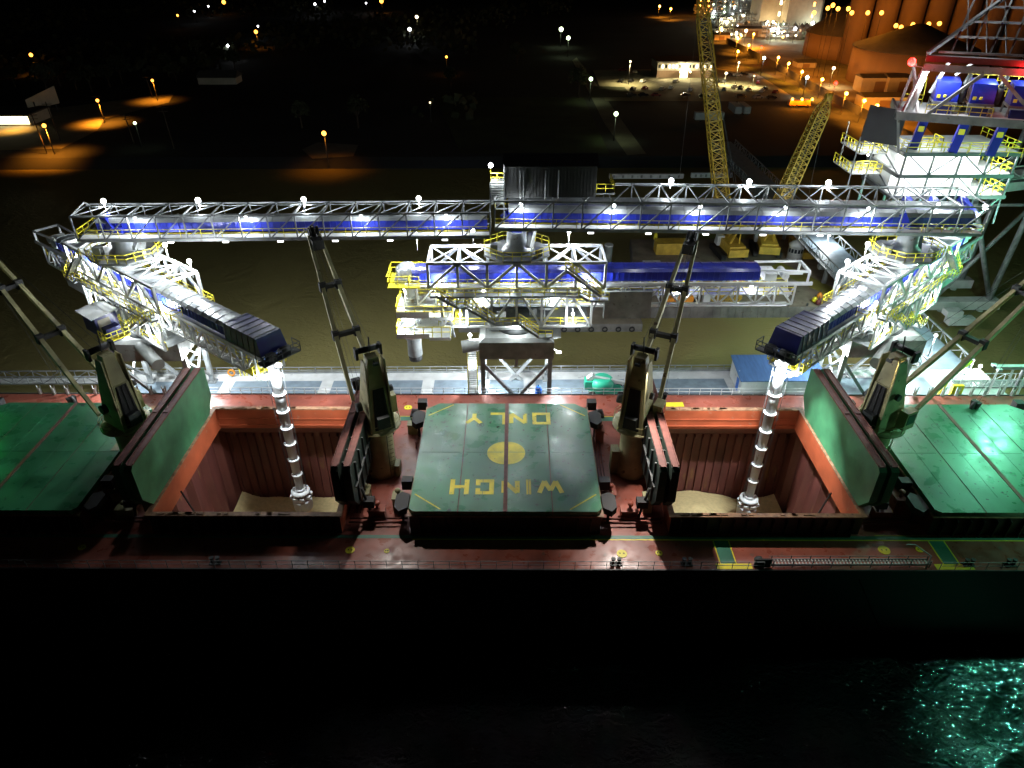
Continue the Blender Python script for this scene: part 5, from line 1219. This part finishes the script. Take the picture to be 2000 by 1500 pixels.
rows = [ # px, py, colour, heading
 ('back row left of the office', [(1216, 139, 'D', 0), (1240, 143, 'B', 0)]),
 ('left half of the second row', [(1213, 160, 'B', 1), (1232, 160, 'B', 1), (1255, 161, 'C', 1)]),
 ('left half of the front row', [(1236, 176, 'B', 1), (1259, 175, 'D', 1), (1293, 176, 'A', 1), (1310, 173, 'C', 1), (1348, 177, 'A', 1)]),
 ('row before the office entrance', [(1320, 161, 'C', 1), (1400, 161, 'B', 1), (1415, 160, 'A', 1)]),
 ('back row right of the office', [(1424, 148, 'B', 0), (1440, 149, 'C', 0), (1452, 147, 'B', 0)]),
 ('right half of the front row', [(1414, 177, 'B', 1), (1434, 172, 'C', 1), (1446, 174, 'B', 1), (1462, 178, 'A', 1), (1488, 180, 'C', 1), (1494, 176, 'B', 1), (1514, 182, 'D', 1), (1480, 164, 'D', 1)]),
 ('in the shadowed riverside kerb line', [(1233, 188, 'B', 0), (1256, 188, 'B', 0), (1281, 188, 'D', 0), (1338, 188, 'B', 0), (1374, 190, 'B', 0), (1446, 191, 'B', 0), (1480, 192, 'A', 0), (1506, 193, 'B', 0)])]
for rn, cars in rows:
    for i, (px, py, c, hd) in enumerate(cars):
        pr = protos[c]; car = pr if c not in usedp else copy_tree(pr); usedp.add(c)
        p = ground(px, py, 1.95); car.location = p; car.rotation_euler = (0, 0, random.Random(px).uniform(-.15, .15) + (radians(62) if hd else radians(8)))
        
        tag(car, f'{CN[c]} parked car, {ORD[i]} from left, {rn}', 'car', 'cars on the office parking lot')
FAR = dict(o=.22, w=.12, g=.05, y=.8, r=.4)
# street lamps -- (px, py of lamp head, colour, height, power, radius, label)
def far_lamp(px, py, c, h=9, power=0, r=.7, label='', group=None, name='street_lamp'):
    p = ground(px, py, 2+h); t = thing(name, label, 'street lamp', (p.x, p.y, 2), 0, group)
    mb = MB(); mb.tube((p.x, p.y, 1.9), (p.x, p.y, 2+h-r*.3), .14, .09, n=6); mb.beam((p.x, p.y, 2+h-.1), (p.x+.6, p.y-.4, 2+h), .12); mb.build('pole', M['dark'], t)
    mb = MB(); mb.ball((p.x, p.y-.3, 2+h), r, 8, 6); mb.build('lamp_head', M[{'o': 'lo', 'w': 'lw', 'g': 'lg', 'y': 'lwarm', 'r': 'lr'}[c]], t)
    if power: lamp(t, (p.x+.3, p.y-.9, 2+h-r-.2), power*FAR[c], {'o': OC, 'w': WC, 'g': (.8, 1, .55), 'y': (1, .80, .38), 'r': (1, .04, .03)}[c], r=.4, kind='CUT')
    return t
L1 = [(61, 107, 'o', 9, 6000, .9), (191, 196, 'o', 8, 60000, .6), (87, 245, 'o', 9, 60000, .65), (298, 157, 'o', 8, 20000, .6), (633, 260, 'o', 9, 4500, .75), (264, 240, 'g', 8, 500, .5), (500, 62, 'o', 9, 4000, 1.1),
      (437, 4, 'o', 9, 0, 1.6), (347, 30, 'o', 9, 0, .8), (745, 2, 'o', 9, 1500, 1.7), (814, 33, 'y', 9, 1500, 1.1), (872, 111, 'o', 8, 600, .6),
      (445, 89, 'w', 8, 700, .7), (407, 12, 'w', 8, 0, .6), (380, 22, 'w', 8, 0, .6), (615, 8, 'w', 9, 0, .9), (634, 2, 'w', 9, 0, .8), (800, 57, 'w', 9, 1500, 1.0), (715, 6, 'w', 8, 0, .6), (504, 51, 'w', 8, 0, .5), (840, 200, 'y', 7, 0, .28),
      (1096, 57, 'g', 10, 9000, 1.3), (1110, 74, 'g', 10, 7000, 1.1), (1154, 154, 'g', 9, 6000, .8), (1203, 222, 'g', 9, 5000, .75)]
D1 = ['orange street lamp by a pale wall near the left edge, highest of the left cluster', 'yellow street lamp above the lit road right of the billboard', 'orange street lamp at the foot of the billboard at far left', 'orange street lamp at the end of the lit curved road', 'lone orange street lamp over a reddish patch of ground near the river', 'lone green lamp on a pole left of centre on the dark shore', 'bright orange street lamp at the upper left centre with a tiny white light above it',
      'orange lamp cut by the top edge left of centre', 'small yellow orange lamp near the top edge, far upper left', 'bright orange lamp at the top edge just left of the middle', 'yellow lamp with a white one below it near the top middle', 'small orange lamp on the dark shore, top middle',
      'bluish white lamp left of the bright orange lamp, upper left centre', 'tiny white lamp near the top edge, right one of the small pair', 'tiny white lamp near the top edge, left one of the small pair', 'white lamp near the top edge, left one of the close pair', 'white lamp near the top edge, right one of the close pair', 'greenish white lamp below the yellow one near the top middle', 'faint tiny white light at the top edge before the bright orange lamp', 'tiny white light just above the bright orange lamp', 'tiny dim lamp on the dark shore above the left gallery',
      'greenish lamp farthest up the dirt road, upper of two', 'greenish lamp up the dirt road, lower of two', 'greenish lamp on the dirt road at the left corner of the parking lot', 'greenish lamp on the dirt road below the parking lot']
for a, d in zip(L1, D1): far_lamp(*a, label=d, group='lamps on the far shore')
FAR2 = 1
L2 = [(1231, 120, 'y', 10, 9000, .45), (1443, 122, 'y', 10, 9000, .45), (1418, 143, 'y', 5, 3500, .6), (1473, 148, 'y', 5, 2500, .3)]
D2 = ['pole lamp behind the left end of the parking lot', 'pole lamp behind the right end of the parking lot', 'low round lamp right of the office building', 'tiny low lamp at the right end of the back row of cars']
for a, d in zip(L2, D2): far_lamp(*a, label=d, group='lamps around the parking lot')
L3 = [(1310, 17, 'o'), (1288, 12, 'o'), (1447, 69, 'o'), (1440, 75, 'o'), (1408, 55, 'o'), (1490, 7, 'o'), (1487, 93, 'r'), (1492, 113, 'w'), (1540, 124, 'o'), (1576, 151, 'w'), (1605, 155, 'o'), (1632, 162, 'r'), (1652, 182, 'o'), (1687, 196, 'o'), (1730, 219, 'o'), (1686, 90, 'o'), (1628, 133, 'y'), (1587, 45, 'w'), (1441, 100, 'o'), (1457, 60, 'y'), (1472, 66, 'o'), (1530, 24, 'o'), (1553, 56, 'w'), (1598, 32, 'w'), (1712, 206, 'o'), (1462, 88, 'o'), (1520, 112, 'o'), (1566, 140, 'o'), (1420, 42, 'y'), (1508, 58, 'w')]
D3 = ['orange lamp at the far left of the plant, near the top edge', 'dim orange lamp leftmost at the top edge of the plant', 'larger orange lamp on the near end of the plant street', 'smaller orange lamp just below left of the larger one on the plant street', 'orange lamp beside the tall crane boom at the plant', 'orange lamp on the pole in front of the two block towers', 'red signal lamp on the plant street', 'bluish lamp left of the first storage tank on the street', 'orange street lamp in front of the left storage tank', 'bluish lamp on the street between the two storage tanks', 'orange street lamp next right of the bluish lamp between the tanks', 'red signal lamp above the tip of the leaning crane boom', 'orange street lamp just right of the leaning boom tip', 'orange street lamp before the small orange shed', 'orange street lamp nearest the transfer tower', 'orange lamp on the rim of the right storage tank', 'yellow lamp in the gap between the two storage tanks', 'bright white lamp on the flank of the block tower', 'small orange lamp left of the cream shed on the plant street', 'small yellow lamp among the racks left of the cream shed', 'small orange lamp on the roof line of the cream shed', 'orange lamp glowing high in front of the left block tower', 'white lamp at the foot of the right block tower', 'small bluish lamp above the left storage tank', 'orange street lamp between the small orange shed and the transfer tower', 'orange street lamp between the red signal and the racks', 'orange street lamp right of the bluish lamp near the left tank', 'orange lamp at the foot of the left storage tank', 'yellow lamp in front of the leftmost process rack', 'white lamp at the foot of the left block tower']
for (px, py, c), d in zip(L3, D3):
    sl = far_lamp(px, py, c, 14 if py in (90, 45) else 8, {'o': 40000, 'r': 1500, 'w': 4000, 'y': 4000}[c], .75 if py > 60 else 1.0, d, 'lamps along the plant street')
    lamp(sl, ground(px, py, 10)+Vector((0, -2, 0)), {'o': 14000, 'r': 200, 'w': 500, 'y': 1500}[c], {'o': OC, 'r': (1, .04, .03), 'w': WC, 'y': OC}[c], r=.5, kind='SPOT', aim=ground(px, py, 10)+Vector((14, 16, -6)), ang=120)
# far left shop and billboard
hs = thing('shop_building', 'low shop with a brilliantly lit white front at the left edge', 'shop', ground(20, 245, 2))
p, q = ground(-30, 246, 2), ground(64, 244, 2); mb = MB(); mb.box(p.x, q.x, p.y+.3, p.y+15, 2, 5.6); mb.build('wall', M['wall'], hs)
mb = MB(); mb.box(p.x-.5, q.x+.5, p.y-.8, p.y+15.5, 5.62, 6.1); mb.build('roof', M['roof'], hs)
mb = MB(); mb.box(p.x+.2, q.x-.2, p.y+.18, p.y+.28, 2.6, 5.3); mb.build('shop_front', M['lwall'], hs); lamp(hs, (q.x-2, p.y-7, 7.4), 3500, (1, .45, .06), kind='CUT')
bb = thing('billboard', 'pale blank billboard standing on posts right of the lit shop', 'billboard', ground(85, 240, 2))
p, q = ground(62, 232, 2), ground(106, 226, 2); mb = MB(); mb.hexa([(p.x, p.y, 5), (q.x, q.y+6, 5.5), (q.x, q.y+6.4, 5.5), (p.x, p.y+.4, 5), (p.x, p.y, 9), (q.x, q.y+6, 12.0), (q.x, q.y+6.4, 12.0), (p.x, p.y+.4, 9)]); mb.build('panel', M['wall'], bb)
mb = MB(); mb.tube((p.x+2, p.y+1.6, 1.9), (p.x+2, p.y+1.6, 8), .25); mb.tube((q.x-2, q.y+6.8, 1.9), (q.x-2, q.y+6.8, 9), .25); mb.build('post', M['dark'], bb)
lamp(bb, (p.x+4, p.y-7, 5), 1500, (1, .40, .06))
for i, (px, py, h) in enumerate(((92, 300, 13), (118, 275, 13), (340, 290, 14), (262, 280, 10), (203, 232, 9), (298, 190, 9))):
    p = ground(px, py, 2); t = thing('utility_pole', ['dark wooden utility pole in front of the billboard', 'dark utility pole just right of the billboard', 'tall bare utility pole on the dark shore right of the green lamp', 'short utility pole under the green lamp', 'utility pole beside the orange lit corner of the road', 'utility pole at the far end of the lit road'][i], 'utility pole', p)
    mb = MB(); mb.tube(p, p+Vector((-.6, 0, h)), .2, .14, n=7); mb.build('pole', M['bark'], t)
    mb = MB(); mb.beam(p+Vector((-2.1, 0, h-.8)), p+Vector((1.1, .2, h-.8)), .18); mb.beam(p+Vector((-1.9, 0, h-2)), p+Vector((.9, .2, h-2)), .15); mb.build('crossarm', M['bark'], t)
pw_ = thing('garden_wall', 'short pale lit wall below the upper left orange lamp', 'wall', ground(45, 122, 2)); p = ground(45, 124, 2)
mb = MB(); mb.box(p.x-5, p.x+5, p.y, p.y+.6, 2, 5); mb.build('panel', M['wall'], pw_); mb = MB(); mb.box(p.x-5.2, p.x+5.2, p.y-.1, p.y+.7, 5.01, 5.2); mb.build('coping', M['conc'], pw_)
hp = thing('far_house', 'dim pale house roof in the dark upper left centre', 'house', ground(425, 165, 2)); p = ground(425, 165, 2)
mb = MB(); mb.box(p.x-9, p.x+9, p.y, p.y+9, 2, 5); mb.build('wall', M['wall'], hp); mb = MB(); mb.hexa([(p.x-9.6,p.y-.6,5.02),(p.x+9.6,p.y-.6,5.02),(p.x+9.6,p.y+9.6,5.02),(p.x-9.6,p.y+9.6,5.02),(p.x-9,p.y+4.3,7.6),(p.x+9,p.y+4.3,7.6),(p.x+9,p.y+4.7,7.6),(p.x-9,p.y+4.7,7.6)]); mb.build('roof', M['roof'], hp)

# flood wall between lot and street
fw = thing('flood_wall', 'long dark flood wall running diagonally between the parking lot and the orange street', 'wall', ground(1560, 160, 2))
mb = MB(); pts = [ground(x, y, 2) for x, y in ((1418, 84), (1500, 126), (1580, 172), (1660, 216), (1760, 268), (1850, 315))]
for a, b in zip(pts, pts[1:]): mb.beam(a+Vector((0,0,1.4)), b+Vector((0,0,1.4)), .35, 3.0)
mb.build('wall_panel', M['housed'], fw); mb = MB()
for a, b in zip(pts, pts[1:]): mb.beam(a+Vector((0,0,3.0)), b+Vector((0,0,3.0)), .5, .2)
mb.build('coping', M['dark'], fw)
# storage tanks
def storage_tank(px, py, R_, H_, hr, label):
    p = ground(px, py, 2); t = thing('storage_tank', label, 'storage tank', p, 0, 'domed storage tanks by the street')
    mb = MB(); mb.lathe(p, [(R_, -.1), (R_, H_)], 48); mb.build('shell', M['tank'], t)
    mb = MB(); mb.lathe(p, [(R_+.4, H_+.01), (R_+.4, H_+.5), (R_*.6, H_+hr*.45), (2.5, H_+hr), (.3, H_+hr+.3)], 48); mb.build('roof', M['roof'], t)
    mb = MB(); a_ = -1.9
    for k in range(20): mb.box(p.x+(R_+.1)*cos(a_)-.6, p.x+(R_+.1)*cos(a_)+.6, p.y+(R_+.4)*sin(a_)-.1, p.y+(R_+.4)*sin(a_)+.1, 2.3+k*H_/20.5, 2.4+k*H_/20.5)
    mb.build('ladder', M['dark'], t)
storage_tank(1655, 108, 25, 12, 17, 'left one of the two big round tanks, orange lit wall and dark cone roof')
storage_tank(1768, 160, 27, 15, 10, 'right one of the two big round tanks, nearer, rising behind the transfer tower')
# silos
n = 12
for i in range(n):
    p = Vector((190+i*11.6, 420-i*4.5, 2)); t = thing('grain_silo', f'{"tall ribbed concrete grain silo, " + ORD[i] + " from the left in the orange lit row"}', 'silo', p, 0, 'concrete silos in the upper right')
    mb = MB(); mb.lathe(p, [(5.9, -.1), (5.9, 52)], 20); mb.build('silo_shell', M['silo'], t)
    if i % 2 == 0 or i > 6: mb = MB(); mb.lathe(p, [(6.1, 52.02), (6.1, 53), (1, 55)], 20); mb.build('silo_cap', M['roof'], t)
for i, (px, py) in enumerate(((1590, 25), (1617, 16), (1627, 10), (1637, 17), (1657, 17), (1664, 25), (1695, 25), (1722, 25), (1750, 50), (1760, 53), (1783, 48), (1814, 47), (1835, 46))):
    d = CR @ Vector(((px-1000)/1374, -(py-750)/1374, -1)); t0 = 375/d.y; q = Vector((d.x*t0, 375, CAMZ+d.z*t0))
    t = thing('silo_floodlight', f'orange floodlight, {ORD[i]} from the left in front of the silo row', 'floodlight', (q.x, q.y, 2), 0, 'orange floodlights along the silo row')
    mb = MB(); mb.tube((q.x, q.y, 1.9), (q.x, q.y, q.z-.5), .09, n=6); mb.build('mast', M['black'], t); mb = MB(); mb.ball(q, 1.0, 8, 6); mb.build('lamp_head', M['lo'], t)
    lamp(t, q+Vector((0, 1.6, -1.2)), 1500, OC, r=.6)
# block towers and process plant
for i, (px, py, wpx, hh) in enumerate(((1505, 62, 46, 34), (1565, 66, 60, 36))):
    p = ground(px, py, 2); W_ = wpx*p.length/1374*.98
    t = thing('block_tower', ['beige windowless block tower, left and darker one of the pair', 'beige rounded block tower, right and paler one of the pair'][i], 'block tower', p)
    mb = MB(); mb.prism([(p.x-W_/2, p.y), (p.x+W_/2-2, p.y), (p.x+W_/2, p.y+2), (p.x+W_/2, p.y+24), (p.x-W_/2, p.y+24)], 1.9, 2+hh); mb.build('wall', M['wall'], t)
    mb = MB(); mb.box(p.x-W_/2-.3, p.x+W_/2+.3, p.y-.3, p.y+24.3, 2+hh+.01, 2+hh+1); mb.build('roof', M['roof'], t)
    for k in range(3): mb = MB(); mb.box(p.x+W_*.2-.7, p.x+W_*.2+.7, p.y-.12, p.y-.05, 12+k*7, 14.5+k*7); mb.build('window', M['lwin'] if i == 0 else M['lo'], t)
    lamp(t, (p.x+(6 if i else -3), p.y-8, 8), 2600, (.95, 1, .8) if i else (1, .75, .4))
rnd = random.Random(11)
PL = ['process rack with white lights left of the block towers', 'tall pipe rack with pale green lights at the top edge', 'low equipment rack crowded with yellow lights', 'silvery pipe rack in front of the block towers', 'bright tangle of pipes and vessels beside the left storage tank', 'orange lit pipe rack at the left end of the plant', 'small rack by the plant street behind the tall crane boom', 'distant lit rack at the top edge left of the block towers', 'lit rack at the right of the white lamp below the block tower']
for i, (px, py, W_, hh, lc) in enumerate(((1415, 40, 22, 22, 'w'), (1455, 34, 26, 28, 'w'), (1430, 55, 20, 8, 'y'), (1490, 70, 30, 9, 'w'), (1545, 78, 34, 10, 'w'), (1385, 30, 20, 12, 'o'), (1420, 74, 18, 5, 'y'), (1475, 18, 34, 14, 'w'), (1470, 60, 24, 12, 'w'))):
    p = ground(px, py, 2); t = thing('process_rack', PL[i], 'process plant', p, 0, 'lit process racks of the plant')
    mb = MB(); nx = 5
    for a in range(nx+1):
        for yy in (0, 8): mb.beam((p.x-W_/2+W_*a/nx, p.y+yy, 1.9), (p.x-W_/2+W_*a/nx, p.y+yy, 2+hh), .5)
    z = 5
    while z < 2+hh:
        mb.beam((p.x-W_/2, p.y, z), (p.x+W_/2, p.y, z), .5); mb.beam((p.x-W_/2, p.y+8, z), (p.x+W_/2, p.y+8, z), .5); z += 3.6
    mb.build('rack_frame', M['galv'], t)
    for k in range(5):
        mb = MB(); x = p.x+rnd.uniform(-.45, .45)*W_; r = rnd.uniform(1, 2.2); mb.lathe((x, p.y+rnd.uniform(2, 6), 2), [(r, 0), (r, hh*rnd.uniform(.4, .9)), (r*.3, hh*.95)], 12); mb.build('vessel', M['hood'], t)
    mb = MB()
    for k in range(8): zz = rnd.uniform(3, hh); mb.tube((p.x-W_/2-2, p.y+rnd.uniform(0, 8), zz), (p.x+W_/2+2, p.y+rnd.uniform(0, 8), zz), .35, n=6)
    mb.build('pipe', M['white'], t)
    for k in range(14 if lc == 'w' else 12):
        q = Vector((p.x+rnd.uniform(-.5, .5)*W_, p.y-.8, 2+rnd.uniform(.1, 1)*hh)); mb = MB(); mb.ball(q, rnd.uniform(.35, .95), 6, 4); mb.build('plant_lamp', M[rnd.choice(['lw', 'lg', 'lwarm', 'lo']) if lc == 'w' else {'y': 'lwarm', 'o': 'lo'}[lc]], t)
        if k < 3: lamp(t, q+Vector((0, -1.6, 0)), 700, {'w': (.92, 1, .85), 'y': (1, .85, .5), 'o': OC}[lc])
# small sheds on the street
for i, (px, py, wx, hh) in enumerate(((1575, 132, 10, 2.4), (1722, 180, 20, 6), (1765, 182, 16, 6.5), (1735, 215, 22, 5), (1410, 78, 10, 3), (1470, 72, 22, 5))):
    p = ground(px, py, 2); t = thing('street_shed', ['low shed at the foot of the left storage tank', 'open fronted orange lit shed below the right storage tank', 'orange lit shed with a big door beside the transfer tower', 'long low roofed shed left of the transfer tower beside the street', 'small hut at the left end of the plant street', 'long cream shed before the left block tower'][i], 'shed', p)
    mb = MB(); mb.box(p.x-wx/2, p.x+wx/2, p.y, p.y+8, 1.9, 2+hh); mb.build('wall', M['wall'], t); mb = MB(); mb.hexa([(p.x-wx/2-.4,p.y-.5,2+hh+.01),(p.x+wx/2+.4,p.y-.5,2+hh+.01),(p.x+wx/2+.4,p.y+8.5,2+hh+.01),(p.x-wx/2-.4,p.y+8.5,2+hh+.01),(p.x-wx/2-.4,p.y+3.5,2+hh+1.2),(p.x+wx/2+.4,p.y+3.5,2+hh+1.2),(p.x+wx/2+.4,p.y+4,2+hh+1.2),(p.x-wx/2-.4,p.y+4,2+hh+1.2)]); mb.build('roof', M['roof'], t)
    mb = MB(); mb.box(p.x-wx*.2, p.x+wx*.15, p.y-.08, p.y-.02, 2, 2+hh*.75); mb.build('door', M['tank'], t)
# work truck lights near the crane tip
tk = thing('work_truck', 'parked work truck with orange lights on the dark yard left of the leaning boom', 'truck', ground(1560, 208, 2)); p = ground(1562, 210, 2)
mb = MB(); mb.box(p.x-4.5, p.x+2, p.y, p.y+2.5, 2.8, 4.6); mb.hexa([(p.x+2.1,p.y,2.6),(p.x+4.4,p.y,2.6),(p.x+4.4,p.y+2.5,2.6),(p.x+2.1,p.y+2.5,2.6),(p.x+2.1,p.y,5),(p.x+3.8,p.y,5),(p.x+3.8,p.y+2.5,5),(p.x+2.1,p.y+2.5,5)]); mb.build('body', M['orange'], tk)
for dx in (-3.5, -1.5, 3.2): mb = MB(); mb.tube((p.x+dx, p.y-.1, 2.55), (p.x+dx, p.y+.3, 2.55), .55, n=10); mb.build('wheel', M['black'], tk)
for dx in (-4, 0, 4.2): mb = MB(); mb.ball((p.x+dx, p.y-.6, 5.4), .6); mb.build('work_light', M['lo'], tk); lamp(tk, (p.x+dx, p.y-1.8, 5.0), 700, OC)
for i, (px, py) in enumerate(((1434, 222), (1451, 222), (1383, 238))):
    p = ground(px, py, 2); t = thing('yard_trailer', ['pale trailer, left of the close pair on the dark yard', 'pale trailer, right of the close pair on the dark yard', 'long pale trailer lying by the tall crane boom'][i], 'trailer', p); lx, ly = (2.6, 10) if i < 2 else (11, 2.6)
    mb = MB(); mb.box(p.x-lx/2, p.x+lx/2, p.y-ly/2, p.y+ly/2, 3, 5.6); mb.build('box_body', M['white'], t)
    for s in (-.3, .3): mb = MB(); mb.tube((p.x+s*lx-.2, p.y-ly*.3, 2.5), (p.x+s*lx+.2, p.y-ly*.3, 2.5), .5, n=10); mb.build('wheel', M['black'], t)
# trees on the dark shore
def make_tree(seed, H_, label):
    r = random.Random(seed); t = thing('tree', label, 'tree', (0, 0, 0), 0, 'trees on the dark far shore')
    b = MB(); b.tube((0, 0, 0), (0, 0, H_*.5), .35, .2, n=7)
    for k in range(6): a = k*1.05; b.tube((0, 0, H_*(.3+.03*k)), (cos(a)*H_*.25, sin(a)*H_*.25, H_*.65), .16, .06, n=5)
    b.build('trunk', M['bark'], t); b = MB()
    for k in range(420):
        th, ph = r.uniform(0, 2*pi), r.uniform(-.6, 1.4); rr = H_*.36*(.45+.55*r.random()**.5)*(.8+.25*sin(3*th+seed)); c = Vector((rr*cos(th)*cos(ph), rr*sin(th)*cos(ph), H_*.62+rr*sin(ph)*.95))
        s = r.uniform(.25, .6); n1 = Vector((r.uniform(-1, 1), r.uniform(-1, 1), r.uniform(-1, 1))).normalized()*s; n2 = n1.orthogonal().normalized()*s
        b.face([c-n1, c-n2, c+n1, c+n2])
    b.build('crown', M['leaf'], t); return t
tps = [make_tree(1, 9, 'a b c d'), make_tree(2, 11, 'a b c d')]
TL = [(150, 175), (180, 180), (118, 168), (60, 150), (215, 170), (95, 185), (30, 170), (385, 125), (430, 135), (460, 140), (400, 150), (240, 165), (345, 160), (700, 250), (330, 150), (300, 140), (590, 250), (1130, 190), (880, 170), (1010, 130)]
TD = ['leafy tree tallest behind the lit curved road', 'leafy tree right of the tallest behind the road', 'leafy tree behind the billboard', 'dark tree under the upper left orange lamp', 'tree at the right end of the roadside clump', 'low tree just above the lit shop', 'dark tree at the left edge above the shop', 'dim tree left of the bluish white lamp', 'dim tree behind the pale house roof', 'dim tree right of the pale house roof', 'dim tree just left of the pale house roof', 'tree above the bright bend of the road', 'tree beyond the end of the lit road', 'dark tree right of the lone orange lamp', 'dim tree behind the orange lamp at the road end', 'dim tree just left of the one behind the road end lamp', 'dark tree left of the lone orange lamp', 'dark tree left of the dirt road', 'dark tree on the shore above the left gallery', 'dark tree below the two upper greenish lamps']
for i, ((px, py), d) in enumerate(zip(TL, TD)):
    t = tps[i] if i < 2 else copy_tree(tps[i % 2]); t.location = ground(px, py, 1.95); t.rotation_euler = (0, 0, i*1.3); t.scale = (1+.12*(i % 3),)*3; tag(t, d, 'tree')
# woodland that reads as one dark mass
b = MB(); r = random.Random(4)
for k in range(9000):
    px, py = r.uniform(0, 1120), r.uniform(2, 235)
    if py > 150 and px < 380: continue
    g_ = ground(px, py, 2)
    if sin(g_.x*.02)*cos(g_.y*.017) < -.1 or px > 930 and py > 60: continue
    s = r.uniform(.8, 2.2); c = g_+Vector((0, 0, r.uniform(1, 8))); n1 = Vector((r.uniform(-1, 1), r.uniform(-1, 1), r.uniform(-1, 1))).normalized()*s; n2 = n1.orthogonal().normalized()*s
    b.face([c-n1, c-n2, c+n1, c+n2])
b.build('woodland', M['leaf'], kind='stuff')
# green ship navigation lamp lights the leftmost hatch; floodlight on the mast at right
nv = sthing('green_navigation_lamp', 'green lamp on a short post left of the leftmost hatch, just out of view', 'navigation lamp', -70, 74, D)
mb = SB(); mb.tube((-70, 74, D), (-70, 74, 15), .15, n=6); mb.build('post', M['cream_d'], nv); mb = SB(); mb.ball((-70, 74, 15.4), .3); mb.build('lamp_head', M['lteal'], nv)
lamp(nv, ship_pt(-69.3, 73.2, 15.6), 600, (.02, 1, .10), kind='SPOT', aim=ship_pt(-62, 66, 12), ang=95)
lamp(mt, Vector((67.9, 54.0, 26.2)), 2500, (.30, 1, .66), r=.4)
lamp(mt, Vector((67.9, 54.6, 26.4)), 5000, (.30, 1, .66), r=.5, kind='SPOT', aim=(59, 66, 13), ang=70)
lamp(mt, Vector((67.7, 53.8, 26.0)), 360000, (.14, 1, .62), r=.45, kind='SPOT', aim=(52.5, 38.3, 0), ang=36)
dm = thing('dock_light_mast', 'tall light mast with a green tinged floodlight at the far right end of the dock', 'lamp mast', (77, 88, 5))
mb = MB(); mb.tube((77, 88, -2), (77, 88, 29.6), .3, .16, n=8); mb.build('mast', M['galv'], dm)
mb = MB(); mb.box(76.4, 77.6, 87.4, 87.8, 29.2, 29.9); mb.build('lamp_head', M['lteal'], dm)
lamp(dm, (76.4, 86.9, 29.0), 10000, (.25, 1, .62), r=.5)
